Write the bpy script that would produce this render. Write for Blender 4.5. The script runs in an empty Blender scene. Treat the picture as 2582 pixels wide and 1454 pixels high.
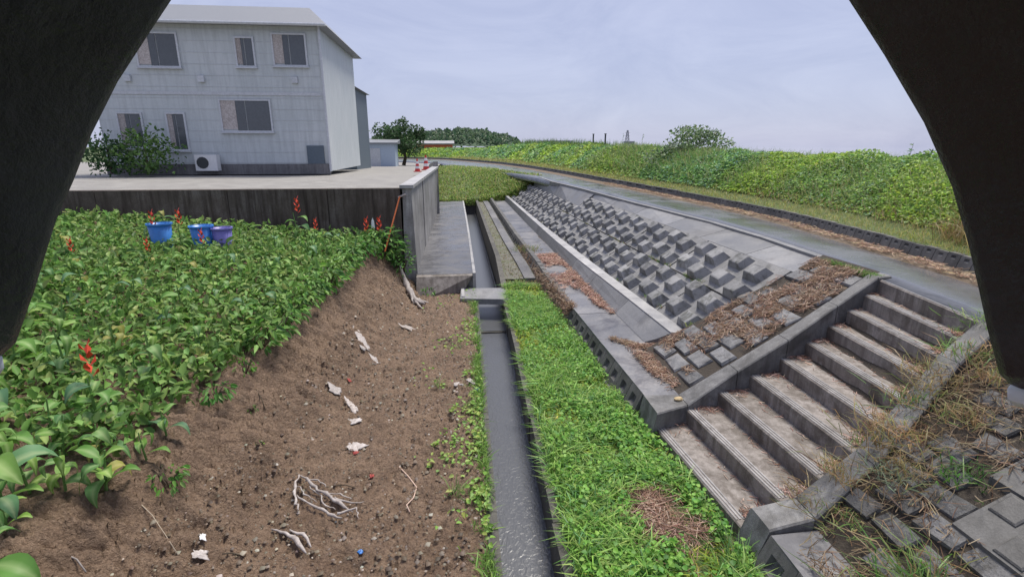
import bpy, math, random
import numpy as np
from mathutils import Vector, Matrix, Euler
R = math.radians
random.seed(7); rng = np.random.default_rng(7)
I = np.interp
scene = bpy.context.scene
COL = scene.collection

# ------------------------------------------------------------------ camera, world, sun, exposure
CAM_LOC = Vector((0.0, 0.0, 3.4)); CAM_YAW = R(5.971); CAM_PITCH = R(15.356)
cd = bpy.data.cameras.new('camera'); cam = bpy.data.objects.new('camera', cd); COL.objects.link(cam)
cam.location = CAM_LOC; cam.rotation_euler = (math.pi/2 - CAM_PITCH, 0, -CAM_YAW)
cd.sensor_fit = 'HORIZONTAL'; cd.sensor_width = 36.0; cd.lens = 36.0*1300/2582
cd.clip_start = 0.01; cd.clip_end = 6000
scene.camera = cam
SUN_EL, SUN_AZ = R(66), R(35)
w = bpy.data.worlds.new('World'); scene.world = w; w.use_nodes = True
nt = w.node_tree; nt.nodes.clear()
def N(t, ty, **kw):
    n = t.nodes.new(ty)
    for k, v in kw.items():
        if k in ('operation', 'blend_type', 'data_type', 'sky_type', 'sun_disc', 'sun_elevation', 'sun_rotation', 'noise_dimensions', 'musgrave_type', 'feature', 'attribute_name', 'distance', 'air_density', 'dust_density', 'vector_type'):
            setattr(n, k, v)
        else:
            n.inputs[k].default_value = v
    return n
out = N(nt, 'ShaderNodeOutputWorld'); bg = N(nt, 'ShaderNodeBackground'); bg.inputs['Strength'].default_value = 0.1
sky = N(nt, 'ShaderNodeTexSky', sky_type='NISHITA', sun_disc=False, sun_elevation=SUN_EL, sun_rotation=SUN_AZ)
tc = N(nt, 'ShaderNodeTexCoord'); mp = N(nt, 'ShaderNodeMapping'); mp.inputs['Scale'].default_value = (1.0, 1.0, 3.2)
nt.links.new(tc.outputs['Generated'], mp.inputs['Vector'])
n1 = N(nt, 'ShaderNodeTexNoise', **{'Scale': 3.4, 'Detail': 10.0, 'Roughness': 0.66, 'Distortion': 0.9})
nt.links.new(mp.outputs['Vector'], n1.inputs['Vector'])
cr = N(nt, 'ShaderNodeValToRGB')
cr.color_ramp.elements[0].position = 0.36; cr.color_ramp.elements[0].color = (1.4, 1.52, 2.17, 1)
cr.color_ramp.elements[1].position = 0.66; cr.color_ramp.elements[1].color = (1.68, 1.79, 2.42, 1)
nt.links.new(n1.outputs['Fac'], cr.inputs['Fac'])
mx = N(nt, 'ShaderNodeMix', data_type='RGBA'); mx.inputs['Factor'].default_value = 0.93
nt.links.new(sky.outputs['Color'], mx.inputs['A']); nt.links.new(cr.outputs['Color'], mx.inputs['B'])
nt.links.new(mx.outputs['Result'], bg.inputs['Color']); nt.links.new(bg.outputs['Background'], out.inputs['Surface'])
sd = bpy.data.lights.new('sun', 'SUN'); sun = bpy.data.objects.new('sun', sd); COL.objects.link(sun)
sd.energy = 1.6; sd.angle = R(22); sd.color = (1.0, 0.94, 0.84)
sun.rotation_euler = (math.pi/2 - SUN_EL, 0, math.pi - SUN_AZ); sun.location = (0, -20, 40)
vs = scene.view_settings; vs.view_transform = 'Standard'; vs.look = 'None'; vs.gamma = 1.0; vs.exposure = 1.6; vs.use_curve_mapping = False
scene.render.engine = 'CYCLES'
scene.cycles.max_bounces = 6; scene.cycles.use_denoising = True

# ------------------------------------------------------------------ helpers
ORG = {}
class MB:
    def __init__(s): s.v = []; s.f = []
    def add(s, vs_, fs_):
        k = len(s.v); s.v += [tuple(map(float, p)) for p in vs_]; s.f += [tuple(i+k for i in f) for f in fs_]; return s
    def box(s, a, b):
        x0, y0, z0 = a; x1, y1, z1 = b
        return s.hexa([(x0,y0,z0),(x1,y0,z0),(x1,y1,z0),(x0,y1,z0)], [(x0,y0,z1),(x1,y0,z1),(x1,y1,z1),(x0,y1,z1)])
    def hexa(s, lo, hi):
        return s.add(list(lo)+list(hi), [(3,2,1,0),(4,5,6,7),(0,1,5,4),(1,2,6,5),(2,3,7,6),(3,0,4,7)])
    def strip(s, A, B):
        n = len(A); return s.add(list(A)+list(B), [(i, i+1, n+i+1, n+i) for i in range(n-1)])
    def loft(s, rows, closed=False):
        n = len(rows[0]); vs_ = [p for r in rows for p in r]; fs_ = []
        for j in range(len(rows)-1):
            for i in range(n if closed else n-1):
                i2 = (i+1) % n; fs_.append((j*n+i, j*n+i2, (j+1)*n+i2, (j+1)*n+i))
        return s.add(vs_, fs_)
    def tube(s, pts, rad, seg=6):
        pts = [Vector(p) for p in pts]; rows = []
        if not hasattr(rad, '__len__'): rad = [rad]*len(pts)
        for i, p in enumerate(pts):
            d = (pts[min(i+1, len(pts)-1)] - pts[max(i-1, 0)]).normalized()
            a = d.cross(Vector((0.31, 0.2, 1))).normalized(); b = d.cross(a)
            rows.append([p + (a*math.cos(t)+b*math.sin(t))*rad[i] for t in [2*math.pi*k/seg for k in range(seg)]])
        s.loft(rows, True); k = len(s.v)
        s.f.append(tuple(k-seg*len(pts)+i for i in range(seg))[::-1]); s.f.append(tuple(k-seg+i for i in range(seg)))
        return s
    def build(s, name, m, parent=None, smooth=False):
        o = (0, 0, 0)
        if parent is not None: o = ORG[parent.name]
        me = bpy.data.meshes.new(name)
        me.from_pydata([(p[0]-o[0], p[1]-o[1], p[2]-o[2]) for p in s.v], [], s.f); me.update()
        return link(name, me, m, parent, o, smooth)
def link(name, me, m, parent=None, o=(0, 0, 0), smooth=False):
    if m is not None and not me.materials: me.materials.append(m)
    if smooth: me.polygons.foreach_set('use_smooth', [True]*len(me.polygons))
    ob = bpy.data.objects.new(name, me); COL.objects.link(ob)
    if parent is not None: ob.parent = parent
    ORG[ob.name] = tuple(o)
    return ob
def tag(o, label=None, cat=None, group=None, kind=None):
    if label: o['label'] = label
    if cat: o['category'] = cat
    if group: o['group'] = group
    if kind: o['kind'] = kind
    return o
def thing(name, label, cat, loc=(0, 0, 0), group=None):
    o = bpy.data.objects.new(name, None); COL.objects.link(o); o.location = loc; o.empty_display_size = 0.1
    ORG[o.name] = tuple(loc); tag(o, label, cat, group); return o
def inst(name, me, parent, M):
    """a part that shares mesh data; M is its matrix in the parent's space"""
    ob = bpy.data.objects.new(name, me); COL.objects.link(ob); ob.parent = parent; ob.matrix_local = M; return ob
def np_mesh(name, V, F, m, C=None, sizes=None):
    """V (n,3), F flat loop indices with sizes per face"""
    me = bpy.data.meshes.new(name)
    me.vertices.add(len(V)); me.vertices.foreach_set('co', np.asarray(V, np.float32).ravel())
    me.loops.add(len(F)); me.loops.foreach_set('vertex_index', np.asarray(F, np.int32))
    st = np.concatenate([[0], np.cumsum(sizes)[:-1]]).astype(np.int32)
    me.polygons.add(len(sizes)); me.polygons.foreach_set('loop_start', st)
    if C is not None:
        a = me.color_attributes.new('tint', 'FLOAT_COLOR', 'POINT')
        a.data.foreach_set('color', np.concatenate([C, np.ones((len(C), 1))], 1).astype(np.float32).ravel())
    me.update(calc_edges=True); me.validate()
    me.materials.append(m); return me
def unit(a): return a/np.maximum(np.linalg.norm(a, axis=1, keepdims=True), 1e-9)
def leaves_mesh(name, P, D, Nn, L, W, C, m, fold=0.25, droop=0.15):
    """leaf blades: base P, direction D, face normal Nn, length L, width W, colour C"""
    D = unit(D); S = unit(np.cross(D, Nn)); U = np.cross(S, D); L = L[:, None]; W = W[:, None]
    b = P; t = P + D*L - U*L*droop
    l1 = P + D*L*0.3 + S*W*0.5 + U*W*fold; l2 = P + D*L*0.68 + S*W*0.38 + U*(W*fold - L*droop*0.45)
    r1 = P + D*L*0.3 - S*W*0.5 + U*W*fold; r2 = P + D*L*0.68 - S*W*0.38 + U*(W*fold - L*droop*0.45)
    n = len(P); V = np.stack([b, l1, l2, t, r2, r1], 1).reshape(-1, 3)
    k = (np.arange(n)*6)[:, None]; F = (k + np.array([[0, 1, 2, 3, 0, 3, 4, 5]])).ravel()
    return np_mesh(name, V, F, m, np.repeat(C, 6, 0), np.full(2*n, 4))
def blades_mesh(name, P, D, L, W, C, m, bend=0.5):
    """grass blades: base P, initial direction D, bending over sideways"""
    n = len(P); D = unit(D); H_ = rng.normal(size=(n, 3)); H_[:, 2] = 0; H_ = unit(H_)
    S = unit(np.cross(D, H_)); L = L[:, None]; W = W[:, None]; bd = bend*rng.uniform(.4, 1.3, (n, 1))
    m1 = P + D*L*0.55 + H_*L*bd*0.22; t = P + D*L*(0.98-0.35*bd) + H_*L*bd*0.85
    V = np.stack([P-S*W*.5, P+S*W*.5, m1-S*W*.45, m1+S*W*.45, t], 1).reshape(-1, 3)
    k = (np.arange(n)*5)[:, None]; F = (k + np.array([[0, 1, 3, 2, 2, 3, 4]])).ravel()
    return np_mesh(name, V, F, m, np.repeat(C, 5, 0), np.tile([4, 3], n))
def sticks_mesh(name, P, D, L, W, C, m):
    n = len(P); D = unit(D); S = unit(np.cross(D, np.tile([0.1, 0.05, 1.0], (n, 1)))); L = L[:, None]; W = W[:, None]
    up = np.array([0, 0, 1.0])*W*.6
    a, b = P-D*L*.5, P+D*L*.5; mid = P + S*L*rng.uniform(-.12, .12, (n, 1))
    V = np.stack([a-S*W*.5, a+S*W*.5, mid+S*W*.5, mid-S*W*.5+up*0, b+S*W*.4, b-S*W*.4, a+up, mid+up, b+up], 1).reshape(-1, 3)
    k = (np.arange(n)*9)[:, None]; F = (k + np.array([[0, 6, 7, 3, 6, 1, 2, 7, 3, 7, 8, 5, 7, 2, 4, 8]])).ravel()
    return np_mesh(name, V, F, m, np.repeat(C, 9, 0), np.full(4*n, 4))
def jitter(c, n, a=.25, hue=.1):
    c = np.array(c)[None]*(1+rng.uniform(-a, a, (n, 1)))*(1+rng.uniform(-hue, hue, (n, 3))); return np.clip(c, 0, 1)
def pick(cols, n, p=None, a=.25, hue=.08):
    c = np.array(cols)[rng.choice(len(cols), n, p=p)]
    return np.clip(c*(1+rng.uniform(-a, a, (n, 1)))*(1+rng.uniform(-hue, hue, (n, 3))), 0, 1)
_lat = rng.uniform(-1, 1, (64, 64))
def vnoise(x, y):
    x0 = np.floor(x).astype(int); y0 = np.floor(y).astype(int); fx = x-x0; fy = y-y0
    fx = fx*fx*(3-2*fx); fy = fy*fy*(3-2*fy); g = lambda i, j: _lat[i % 64, j % 64]
    return (g(x0, y0)*(1-fx)+g(x0+1, y0)*fx)*(1-fy)+(g(x0, y0+1)*(1-fx)+g(x0+1, y0+1)*fx)*fy
def fbm(x, y, o=4, g=.5):
    s = 0; a = 1
    for k in range(o): s = s + a*vnoise(x*2**k+17.3*k, y*2**k+5.1*k); a *= g
    return s

# ------------------------------------------------------------------ materials
def ramp(t, stops):
    r = N(t, 'ShaderNodeValToRGB'); e = r.color_ramp.elements
    while len(e) < len(stops): e.new(0.5)
    for i, (p, c) in enumerate(stops): e[i].position = p; e[i].color = (*c, 1) if len(c) == 3 else c
    return r
def surf(name, cols, scale=1.5, rough=(.5, .8), bump=.3, bscale=60, streak=None, fine=.35, rand=.15, spec=.4, dark=None, dscale=2.5, bdist=.01, dmap=None):
    """noise-driven surface. cols = ramp colours low..high; streak = (colour, amount); dark = (colour, threshold) patches"""
    m = bpy.data.materials.new(name); m.use_nodes = True; t = m.node_tree; t.nodes.clear(); L = t.links.new
    o = N(t, 'ShaderNodeOutputMaterial'); p = N(t, 'ShaderNodeBsdfPrincipled'); L(p.outputs[0], o.inputs[0])
    g = N(t, 'ShaderNodeNewGeometry'); pos = g.outputs['Position']
    a = N(t, 'ShaderNodeTexNoise', **{'Scale': scale, 'Detail': 6.0, 'Roughness': .62}); L(pos, a.inputs['Vector'])
    b = N(t, 'ShaderNodeTexNoise', **{'Scale': scale*18, 'Detail': 4.0, 'Roughness': .7}); L(pos, b.inputs['Vector'])
    mxf = N(t, 'ShaderNodeMix', data_type='FLOAT'); mxf.inputs['Factor'].default_value = fine
    L(a.outputs['Fac'], mxf.inputs['A']); L(b.outputs['Fac'], mxf.inputs['B'])
    n = len(cols); r = ramp(t, [(0.3+0.4*i/(n-1), c) for i, c in enumerate(cols)]); L(mxf.outputs['Result'], r.inputs['Fac'])
    col = r.outputs['Color']
    if streak:
        mp_ = N(t, 'ShaderNodeMapping'); mp_.inputs['Scale'].default_value = (7, 7, .55); L(pos, mp_.inputs['Vector'])
        s = N(t, 'ShaderNodeTexNoise', **{'Scale': 1.4, 'Detail': 6.0, 'Roughness': .65}); L(mp_.outputs[0], s.inputs['Vector'])
        sr = ramp(t, [(.42, (0, 0, 0)), (.66, (streak[1],)*3)]); L(s.outputs['Fac'], sr.inputs['Fac'])
        x = N(t, 'ShaderNodeMix', data_type='RGBA'); L(sr.outputs['Color'], x.inputs['Factor']); L(col, x.inputs['A']); x.inputs['B'].default_value = (*streak[0], 1); col = x.outputs['Result']
    if dark:
        s = N(t, 'ShaderNodeTexNoise', **{'Scale': dscale, 'Detail': 7.0, 'Roughness': .68, 'Distortion': .4})
        if dmap: dm = N(t, 'ShaderNodeMapping'); dm.inputs['Scale'].default_value = dmap; L(pos, dm.inputs['Vector']); L(dm.outputs[0], s.inputs['Vector'])
        else: L(pos, s.inputs['Vector'])
        sr = ramp(t, [(dark[1]-.06, (0, 0, 0)), (dark[1]+.07, (dark[2],)*3)]); L(s.outputs['Fac'], sr.inputs['Fac'])
        x = N(t, 'ShaderNodeMix', data_type='RGBA'); L(sr.outputs['Color'], x.inputs['Factor']); L(col, x.inputs['A']); x.inputs['B'].default_value = (*dark[0], 1); col = x.outputs['Result']
    if rand:
        oi = N(t, 'ShaderNodeObjectInfo'); mr = N(t, 'ShaderNodeMapRange'); L(oi.outputs['Random'], mr.inputs['Value'])
        mr.inputs['To Min'].default_value = 1-rand; mr.inputs['To Max'].default_value = 1+rand
        hs = N(t, 'ShaderNodeHueSaturation'); L(mr.outputs[0], hs.inputs['Value']); L(col, hs.inputs['Color']); col = hs.outputs['Color']
    L(col, p.inputs['Base Color'])
    rr = N(t, 'ShaderNodeMapRange'); L(a.outputs['Fac'], rr.inputs['Value']); rr.inputs['From Min'].default_value = .35; rr.inputs['From Max'].default_value = .65
    rr.inputs['To Min'].default_value = rough[0]; rr.inputs['To Max'].default_value = rough[1]; L(rr.outputs[0], p.inputs['Roughness'])
    p.inputs['Specular IOR Level'].default_value = spec
    if bump:
        c = N(t, 'ShaderNodeTexNoise', **{'Scale': bscale, 'Detail': 5.0, 'Roughness': .7}); L(pos, c.inputs['Vector'])
        bn = N(t, 'ShaderNodeBump'); bn.inputs['Strength'].default_value = bump; bn.inputs['Distance'].default_value = bdist; L(c.outputs['Fac'], bn.inputs['Height']); L(bn.outputs[0], p.inputs['Normal'])
    return m
def leafmat(name, rough=.45, trans=.3, spec=.35):
    m = bpy.data.materials.new(name); m.use_nodes = True; t = m.node_tree; t.nodes.clear(); L = t.links.new
    o = N(t, 'ShaderNodeOutputMaterial'); p = N(t, 'ShaderNodeBsdfPrincipled'); a = N(t, 'ShaderNodeAttribute', attribute_name='tint')
    tr = N(t, 'ShaderNodeBsdfTranslucent'); mxs = N(t, 'ShaderNodeMixShader'); mxs.inputs[0].default_value = trans
    oi = N(t, 'ShaderNodeObjectInfo'); mr = N(t, 'ShaderNodeMapRange'); L(oi.outputs['Random'], mr.inputs['Value']); mr.inputs['To Min'].default_value = .8; mr.inputs['To Max'].default_value = 1.22
    mr2 = N(t, 'ShaderNodeMapRange'); L(oi.outputs['Random'], mr2.inputs['Value']); mr2.inputs['To Min'].default_value = .515; mr2.inputs['To Max'].default_value = .482
    hs = N(t, 'ShaderNodeHueSaturation'); L(mr.outputs[0], hs.inputs['Value']); L(mr2.outputs[0], hs.inputs['Hue']); L(a.outputs['Color'], hs.inputs['Color'])
    L(hs.outputs['Color'], p.inputs['Base Color']); L(hs.outputs['Color'], tr.inputs['Color']); p.inputs['Roughness'].default_value = rough; p.inputs['Specular IOR Level'].default_value = spec
    L(p.outputs[0], mxs.inputs[1]); L(tr.outputs[0], mxs.inputs[2]); L(mxs.outputs[0], o.inputs[0]); return m
def plain(name, c, rough=.5, spec=.4, metal=0, var=.2, scale=14):
    return surf(name, [tuple(x*(1-var) for x in c), tuple(min(1, x*(1+var)) for x in c)], scale=scale, rough=(rough*.85, min(1, rough*1.15)), bump=.1, rand=.06, spec=spec)
GREY = [(.075, .073, .076), (.15, .147, .15), (.235, .23, .232)]
M_conc = surf('wet_concrete', GREY, 1.6, (.42, .7), .35, 90, streak=((.05, .047, .045), .5), dark=((.05, .05, .055), .6, .55))
M_berm = surf('berm_concrete', [(.1, .1, .108), (.16, .16, .17), (.27, .255, .25)], 1.1, (.3, .6), .25, 120, dark=((.055, .055, .068), .54, .7), dscale=1.6)
M_block = surf('kerb_block_concrete', [(.06, .058, .055), (.12, .117, .112), (.19, .185, .18)], 3, (.5, .8), .4, 80, streak=((.045, .043, .04), .55))
M_stud = surf('stud_concrete', [(.13, .13, .132), (.235, .234, .235), (.35, .347, .345)], 3.5, (.5, .75), .4, 110, dark=((.06, .062, .05), .55, .75), dscale=4, rand=.22)
M_panel = surf('panel_concrete', [(.12, .12, .12), (.225, .222, .22), (.34, .333, .328)], 3.0, (.5, .75), .4, 110, dark=((.06, .062, .055), .58, .6), dscale=4)
M_smooth = surf('smooth_concrete', [(.14, .14, .145), (.2, .2, .205), (.27, .265, .265)], 1.2, (.35, .6), .25, 140, dark=((.11, .11, .115), .56, .6), dscale=1.2)
M_pale = surf('pale_concrete', [(.24, .24, .245), (.34, .335, .335), (.45, .445, .44)], 2.2, (.4, .6), .2, 100, dark=((.14, .135, .13), .6, .55), dscale=4)
M_stone = surf('pitching_stone', [(.1, .1, .1), (.17, .17, .175), (.29, .28, .275)], 5, (.42, .7), .6, 45, dark=((.06, .057, .055), .57, .7), dscale=6, rand=.35, bdist=.02)
M_step = surf('step_concrete', [(.13, .11, .095), (.24, .212, .193), (.36, .33, .31)], 2.4, (.45, .7), .4, 120, streak=((.07, .057, .045), .7), dark=((.085, .068, .055), .55, .75), dscale=3, rand=.1)
M_nose = surf('step_nosing', [(.17, .16, .155), (.28, .268, .262), (.4, .39, .38)], 8, (.45, .7), .3, 120, dark=((.1, .09, .08), .6, .6), dscale=7)
M_para = surf('parapet_concrete', [(.1, .1, .102), (.18, .178, .177), (.3, .295, .29)], 3, (.45, .7), .5, 90, streak=((.06, .055, .05), .5), dark=((.07, .068, .066), .55, .7), dscale=3.5)
M_wallstain = surf('stained_wall', [(.05, .038, .03), (.1, .08, .066), (.19, .17, .155)], 2.2, (.6, .85), .4, 70, streak=((.028, .018, .013), .9))
M_wallside = surf('streaked_wall', [(.16, .155, .15), (.3, .295, .29), (.47, .465, .46)], 1.5, (.45, .75), .3, 80, streak=((.08, .072, .066), .6))
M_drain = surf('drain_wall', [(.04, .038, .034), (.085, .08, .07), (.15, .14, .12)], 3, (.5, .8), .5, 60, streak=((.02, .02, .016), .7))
M_road = surf('wet_asphalt', [(.085, .089, .098), (.115, .12, .13), (.15, .155, .166)], 1.0, (.11, .34), .05, 220, fine=.5, rand=0, spec=.5, dark=((.022, .023, .026), .6, .85), dscale=1.0, dmap=(1.6, .55, 1))
M_soil = surf('wet_soil', [(.085, .05, .03), (.215, .14, .09), (.37, .262, .182)], 2.2, (.45, .8), 1.0, 32, fine=.6, rand=0, spec=.5, dark=((.26, .17, .11), .6, .5), dscale=.9, bdist=.06)
M_wetdark = surf('wet_dark_concrete', [(.07, .07, .076), (.115, .114, .12), (.19, .185, .183)], 1.4, (.2, .5), .2, 120, dark=((.05, .047, .045), .56, .7), dscale=2)
M_bed = surf('embankment_bed', [(.03, .024, .018), (.055, .044, .034), (.09, .075, .06)], 4, (.7, .95), .8, 40, rand=0, bdist=.03)
M_turf = surf('turf_soil', [(.06, .085, .03), (.1, .135, .045), (.16, .18, .075)], 3, (.8, 1), .8, 40, rand=0, bdist=.03)
M_far = surf('far_ground', [(.05, .08, .03), (.08, .11, .04), (.12, .13, .06)], .02, (.8, 1), 0, rand=0)
M_yard = surf('yard_gravel', [(.16, .15, .14), (.25, .24, .225), (.34, .33, .31)], 2, (.6, .9), .5, 50, rand=0)
M_leaf = leafmat('leaf', .5, .4, .3); M_blade = leafmat('grass_blade', .45, .4, .35); M_dry = leafmat('dry_straw', .75, .12, .15)
M_bark = plain('bark', (.09, .07, .05), .85, .2); M_wood = surf('driftwood', [(.16, .13, .115), (.36, .32, .3), (.58, .54, .51)], 18, (.6, .8), .5, 90)
M_rag = surf('soiled_cloth', [(.2, .165, .15), (.42, .38, .36), (.64, .6, .59)], 22, (.6, .8), .4, 70)
M_scrapred = plain('faded_red', (.36, .07, .06), .7); M_red = plain('red_scrap', (.55, .05, .04), .45); M_blue = plain('blue_plastic', (.05, .2, .55), .35); M_orange = plain('orange_paint', (.62, .16, .05), .5)
M_rock = surf('yellow_rock', [(.3, .2, .09), (.5, .38, .2), (.62, .5, .3)], 20, (.5, .7), .5, 60)
M_white = plain('white_paint', (.75, .75, .75), .4, var=.08); M_dark = plain('dark_metal', (.05, .055, .06), .5)
M_siding = surf('pale_siding', [(.52, .57, .58), (.6, .64, .65), (.66, .69, .7)], .6, (.5, .65), .1, 60, streak=((.36, .39, .4), .4)); M_glass = plain('window_glass', (.09, .1, .11), .08, .6)
M_trim = plain('window_trim', (.55, .57, .6), .4); M_roof = plain('grey_roof', (.22, .23, .25), .5); M_slate = plain('slate_cladding', (.1, .13, .16), .6)
M_black = surf('black_hood', [(.009, .011, .018), (.015, .018, .03), (.04, .046, .066)], 25, (.15, .4), .25, 150, fine=.3, rand=0, spec=.5, streak=((.075, .08, .095), .7))  # pale streaks paint scratches and glossy sheen into the hood colour
M_glare = plain('hood_glare', (.7, .74, .82), .15, .6, var=.03)  # near-white colour stands in for glare on the hood tips
# water
m = bpy.data.materials.new('drain_water'); m.use_nodes = True; t = m.node_tree; p = t.nodes['Principled BSDF']
p.inputs['Base Color'].default_value = (.08, .084, .092, 1); p.inputs['Roughness'].default_value = .3; p.inputs['IOR'].default_value = 1.6
g = N(t, 'ShaderNodeNewGeometry'); mpw = N(t, 'ShaderNodeMapping'); mpw.inputs['Scale'].default_value = (1.6, 1.0, 1); nz = N(t, 'ShaderNodeTexNoise', **{'Scale': 10.0, 'Detail': 2.0, 'Roughness': .45, 'Distortion': 1.6})
bw = N(t, 'ShaderNodeBump'); bw.inputs['Strength'].default_value = .22; bw.inputs['Distance'].default_value = .04
t.links.new(g.outputs['Position'], mpw.inputs[0]); t.links.new(mpw.outputs[0], nz.inputs['Vector']); t.links.new(nz.outputs['Fac'], bw.inputs['Height']); t.links.new(bw.outputs[0], p.inputs['Normal'])
M_water = m
m2 = m.copy(); m2.name = 'still_water'; m2.node_tree.nodes['Bump'].inputs['Strength'].default_value = .06; M_still = m2

# ------------------------------------------------------------------ layout curves (metres; x across, y along the ditch, z up)
Xtoe = lambda Y: I(Y, [-6, 3.74, 5.37, 8.22, 11.1, 12.5], [-2.2, -2.03, -1.72, -1.35, -.97, -.9])
Xcre = lambda Y: I(Y, [-6, 3.63, 5.29, 6.9, 9.5, 12], [-3.05, -3.02, -2.88, -2.49, -2.2, -1.97])
Zcre = lambda Y: I(Y, [-6, 3.6, 5.3, 6.9, 12], [.7, .75, .8, .9, 1.2])
def zbank(X, Y):
    t_ = np.clip((Xtoe(Y)-X)/(Xtoe(Y)-Xcre(Y)), 0, 1)
    return Zcre(Y)*t_**1.15 + .1*np.clip(Xcre(Y)-X, 0, 6)
Xdl = lambda Y: I(Y, [-6, 3.9, 12.6, 30], [.2, .29, .43, .5])          # ditch water, left and right
Xdr = lambda Y: I(Y, [-6, 3.9, 7.3, 12.6, 30], [.7, .79, .89, 1.0, 1.02])
Xk = lambda Y: I(Y, [-6, 2.9, 3.4, 5.8, 9, 12.5, 18, 31], [2.42, 2.46, 2.48, 2.3, 2.23, 2.08, 1.97, 1.9])   # kerb front top
Xb = lambda Y: I(Y, [5, 7.5, 14, 31], [2.93, 2.91, 2.82, 2.72])         # berm back
Xlf = lambda Y: I(Y, [7, 9.3, 14, 26, 31], [3.24, 3.16, 2.97, 2.86, 2.8])
Xlb = lambda Y: I(Y, [7, 9.3, 14, 20, 31], [3.47, 3.36, 3.2, 3.05, 2.92])
Sx, Sy = [3.6, 4.3, 4.85, 5.06, 5.42, 5.52, 5.65, 5.7, 5.6, 5.4, 5.23, 4.98, 4.5, 4.04, 2.4, .5, -1.6, -8, -20], [-6, -1, 3, 4.3, 5.9, 7.1, 8.8, 10.4, 12, 14, 16.7, 21.5, 26, 30, 38, 44, 54, 64, 70]
Fx, Fy = [4.4, 5.0, 5.75, 6.1, 6.42, 6.62, 6.85, 7.05, 7.15, 7.1, 6.95, 6.6, 6.3, 6.03, 5.2, 3.73, 1.0, -2.7, -14], [-6, -1, 3, 4.6, 6, 7.1, 8.8, 10.4, 12, 14, 17, 23, 28, 32, 41, 50.7, 61, 72, 80]
ZR = 1.75

# ------------------------------------------------------------------ ground and terrain
tag(MB().add([(-3000, -300, -.85), (3000, -300, -.85), (3000, 5000, -.85), (-3000, 5000, -.85)], [(0, 1, 2, 3)]).build('ground', M_far), kind='structure')
M_river = bpy.data.materials.new('sky_mirror_water'); M_river.use_nodes = True; p = M_river.node_tree.nodes['Principled BSDF']; p.inputs['Base Color'].default_value = (.3, .32, .38, 1); p.inputs['Roughness'].default_value = .01  # base colour lightened so the sheet blends with the reflected sky
tag(MB().add([(15, -300, -.6), (3000, -300, -.6), (3000, 4990, -.6), (900, 4990, -.6), (90, 500, -.6), (26, 110, -.6), (15, 30, -.6)], [(0, 1, 2, 3, 4, 5, 6)]).build('added_river', M_river), kind='structure')  # added water sheet, mirrors the sky over the dark ground behind the levee
# soil: flat strip, bank and garden as one sheet with real clods
xs = np.concatenate([np.linspace(-26, -5, 30)[:-1], np.linspace(-5, -3.2, 40)[:-1], np.linspace(-3.2, 1, 190)]); xs = xs[xs < 1.0]
u_ = np.linspace(0, 1, 400); ys = np.concatenate([np.linspace(-6, 2.2, 12)[:-1], 2.2 + 10.2*u_**1.25])
X, Y = np.meshgrid(xs, ys); XX = np.minimum(X, Xdl(Y)-.07+(X*0)); nx = len(xs)
# stretch the last columns so that the sheet ends at the ditch rim
sf = np.clip((X+1.0)/(xs[-1]+1.0), 0, 1); X = X + sf*(Xdl(Y)-.09 - xs[-1])
Z = zbank(X, Y)
sl = np.clip((Xtoe(Y)+.1-X)/.5, 0, 1)*np.clip((X-Xcre(Y)+.3)/.4, 0, 1)
clod = np.maximum(fbm(X*8, Y*8, 5, .72), -.35)*.028 + np.maximum(fbm(X*24, Y*24, 2), 0)*.034 - np.maximum(fbm(X*13+5, Y*13, 2)-.45, 0)*.09
drag = fbm(X*5+Y*3.2, Y*13-X*9, 5, .68)*.05 - np.maximum(fbm(X*7+Y*2, Y*17-X*8, 2)-.4, 0)*.12
Z = Z + clod*(1-.25*sl) + drag*sl + .02*fbm(X*1.5, Y*1.5, 2) - .01
V = np.stack([X, Y, Z], -1).reshape(-1, 3); ny = len(ys)
ii, jj = np.meshgrid(np.arange(nx-1), np.arange(ny-1)); k0 = (jj*nx+ii).ravel()
F = np.stack([k0, k0+1, k0+nx+1, k0+nx], 1).ravel()
soil = link('earth_bank', np_mesh('earth_bank', V, F, M_soil, None, np.full(len(k0), 4)), None, smooth=True); tag(soil, kind='structure')
# strip of turf soil between the ditch and the kerb
def Zstrip(Y): return I(Y, [-6, 11, 13.5, 31], [-.01, -.01, .16, .3])
rows = []
for y in np.linspace(-6, 31, 80):
    x0, x1 = Xdr(y)+.09, Xk(y)+.05
    rows.append([(x0+(x1-x0)*a, y, Zstrip(y)+.02*fbm(np.array((x0+(x1-x0)*a)*4), np.array(y*4.), 3)-.0) for a in np.linspace(0, 1, 14)])
tag(MB().loft(rows).build('verge', M_turf, smooth=True), kind='structure')
M_gravel = surf('mossy_gravel', [(.07, .066, .05), (.15, .145, .12), (.27, .26, .235)], 5, (.7, .95), .9, 40, fine=.6, rand=0, bdist=.03, dark=((.1, .12, .05), .52, .7), dscale=3)
rows = []
for y in np.linspace(12.7, 30.6, 30): rows.append([(Xdr(y)+.15+(Xk(y)-.12-Xdr(y)-.15)*a, y, Zstrip(y)+.035+.01*math.sin(y*3+a*9)) for a in (0, .3, .7, 1)])
tag(MB().loft(rows).build('gravel_path', M_gravel, smooth=True), kind='structure')
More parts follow.
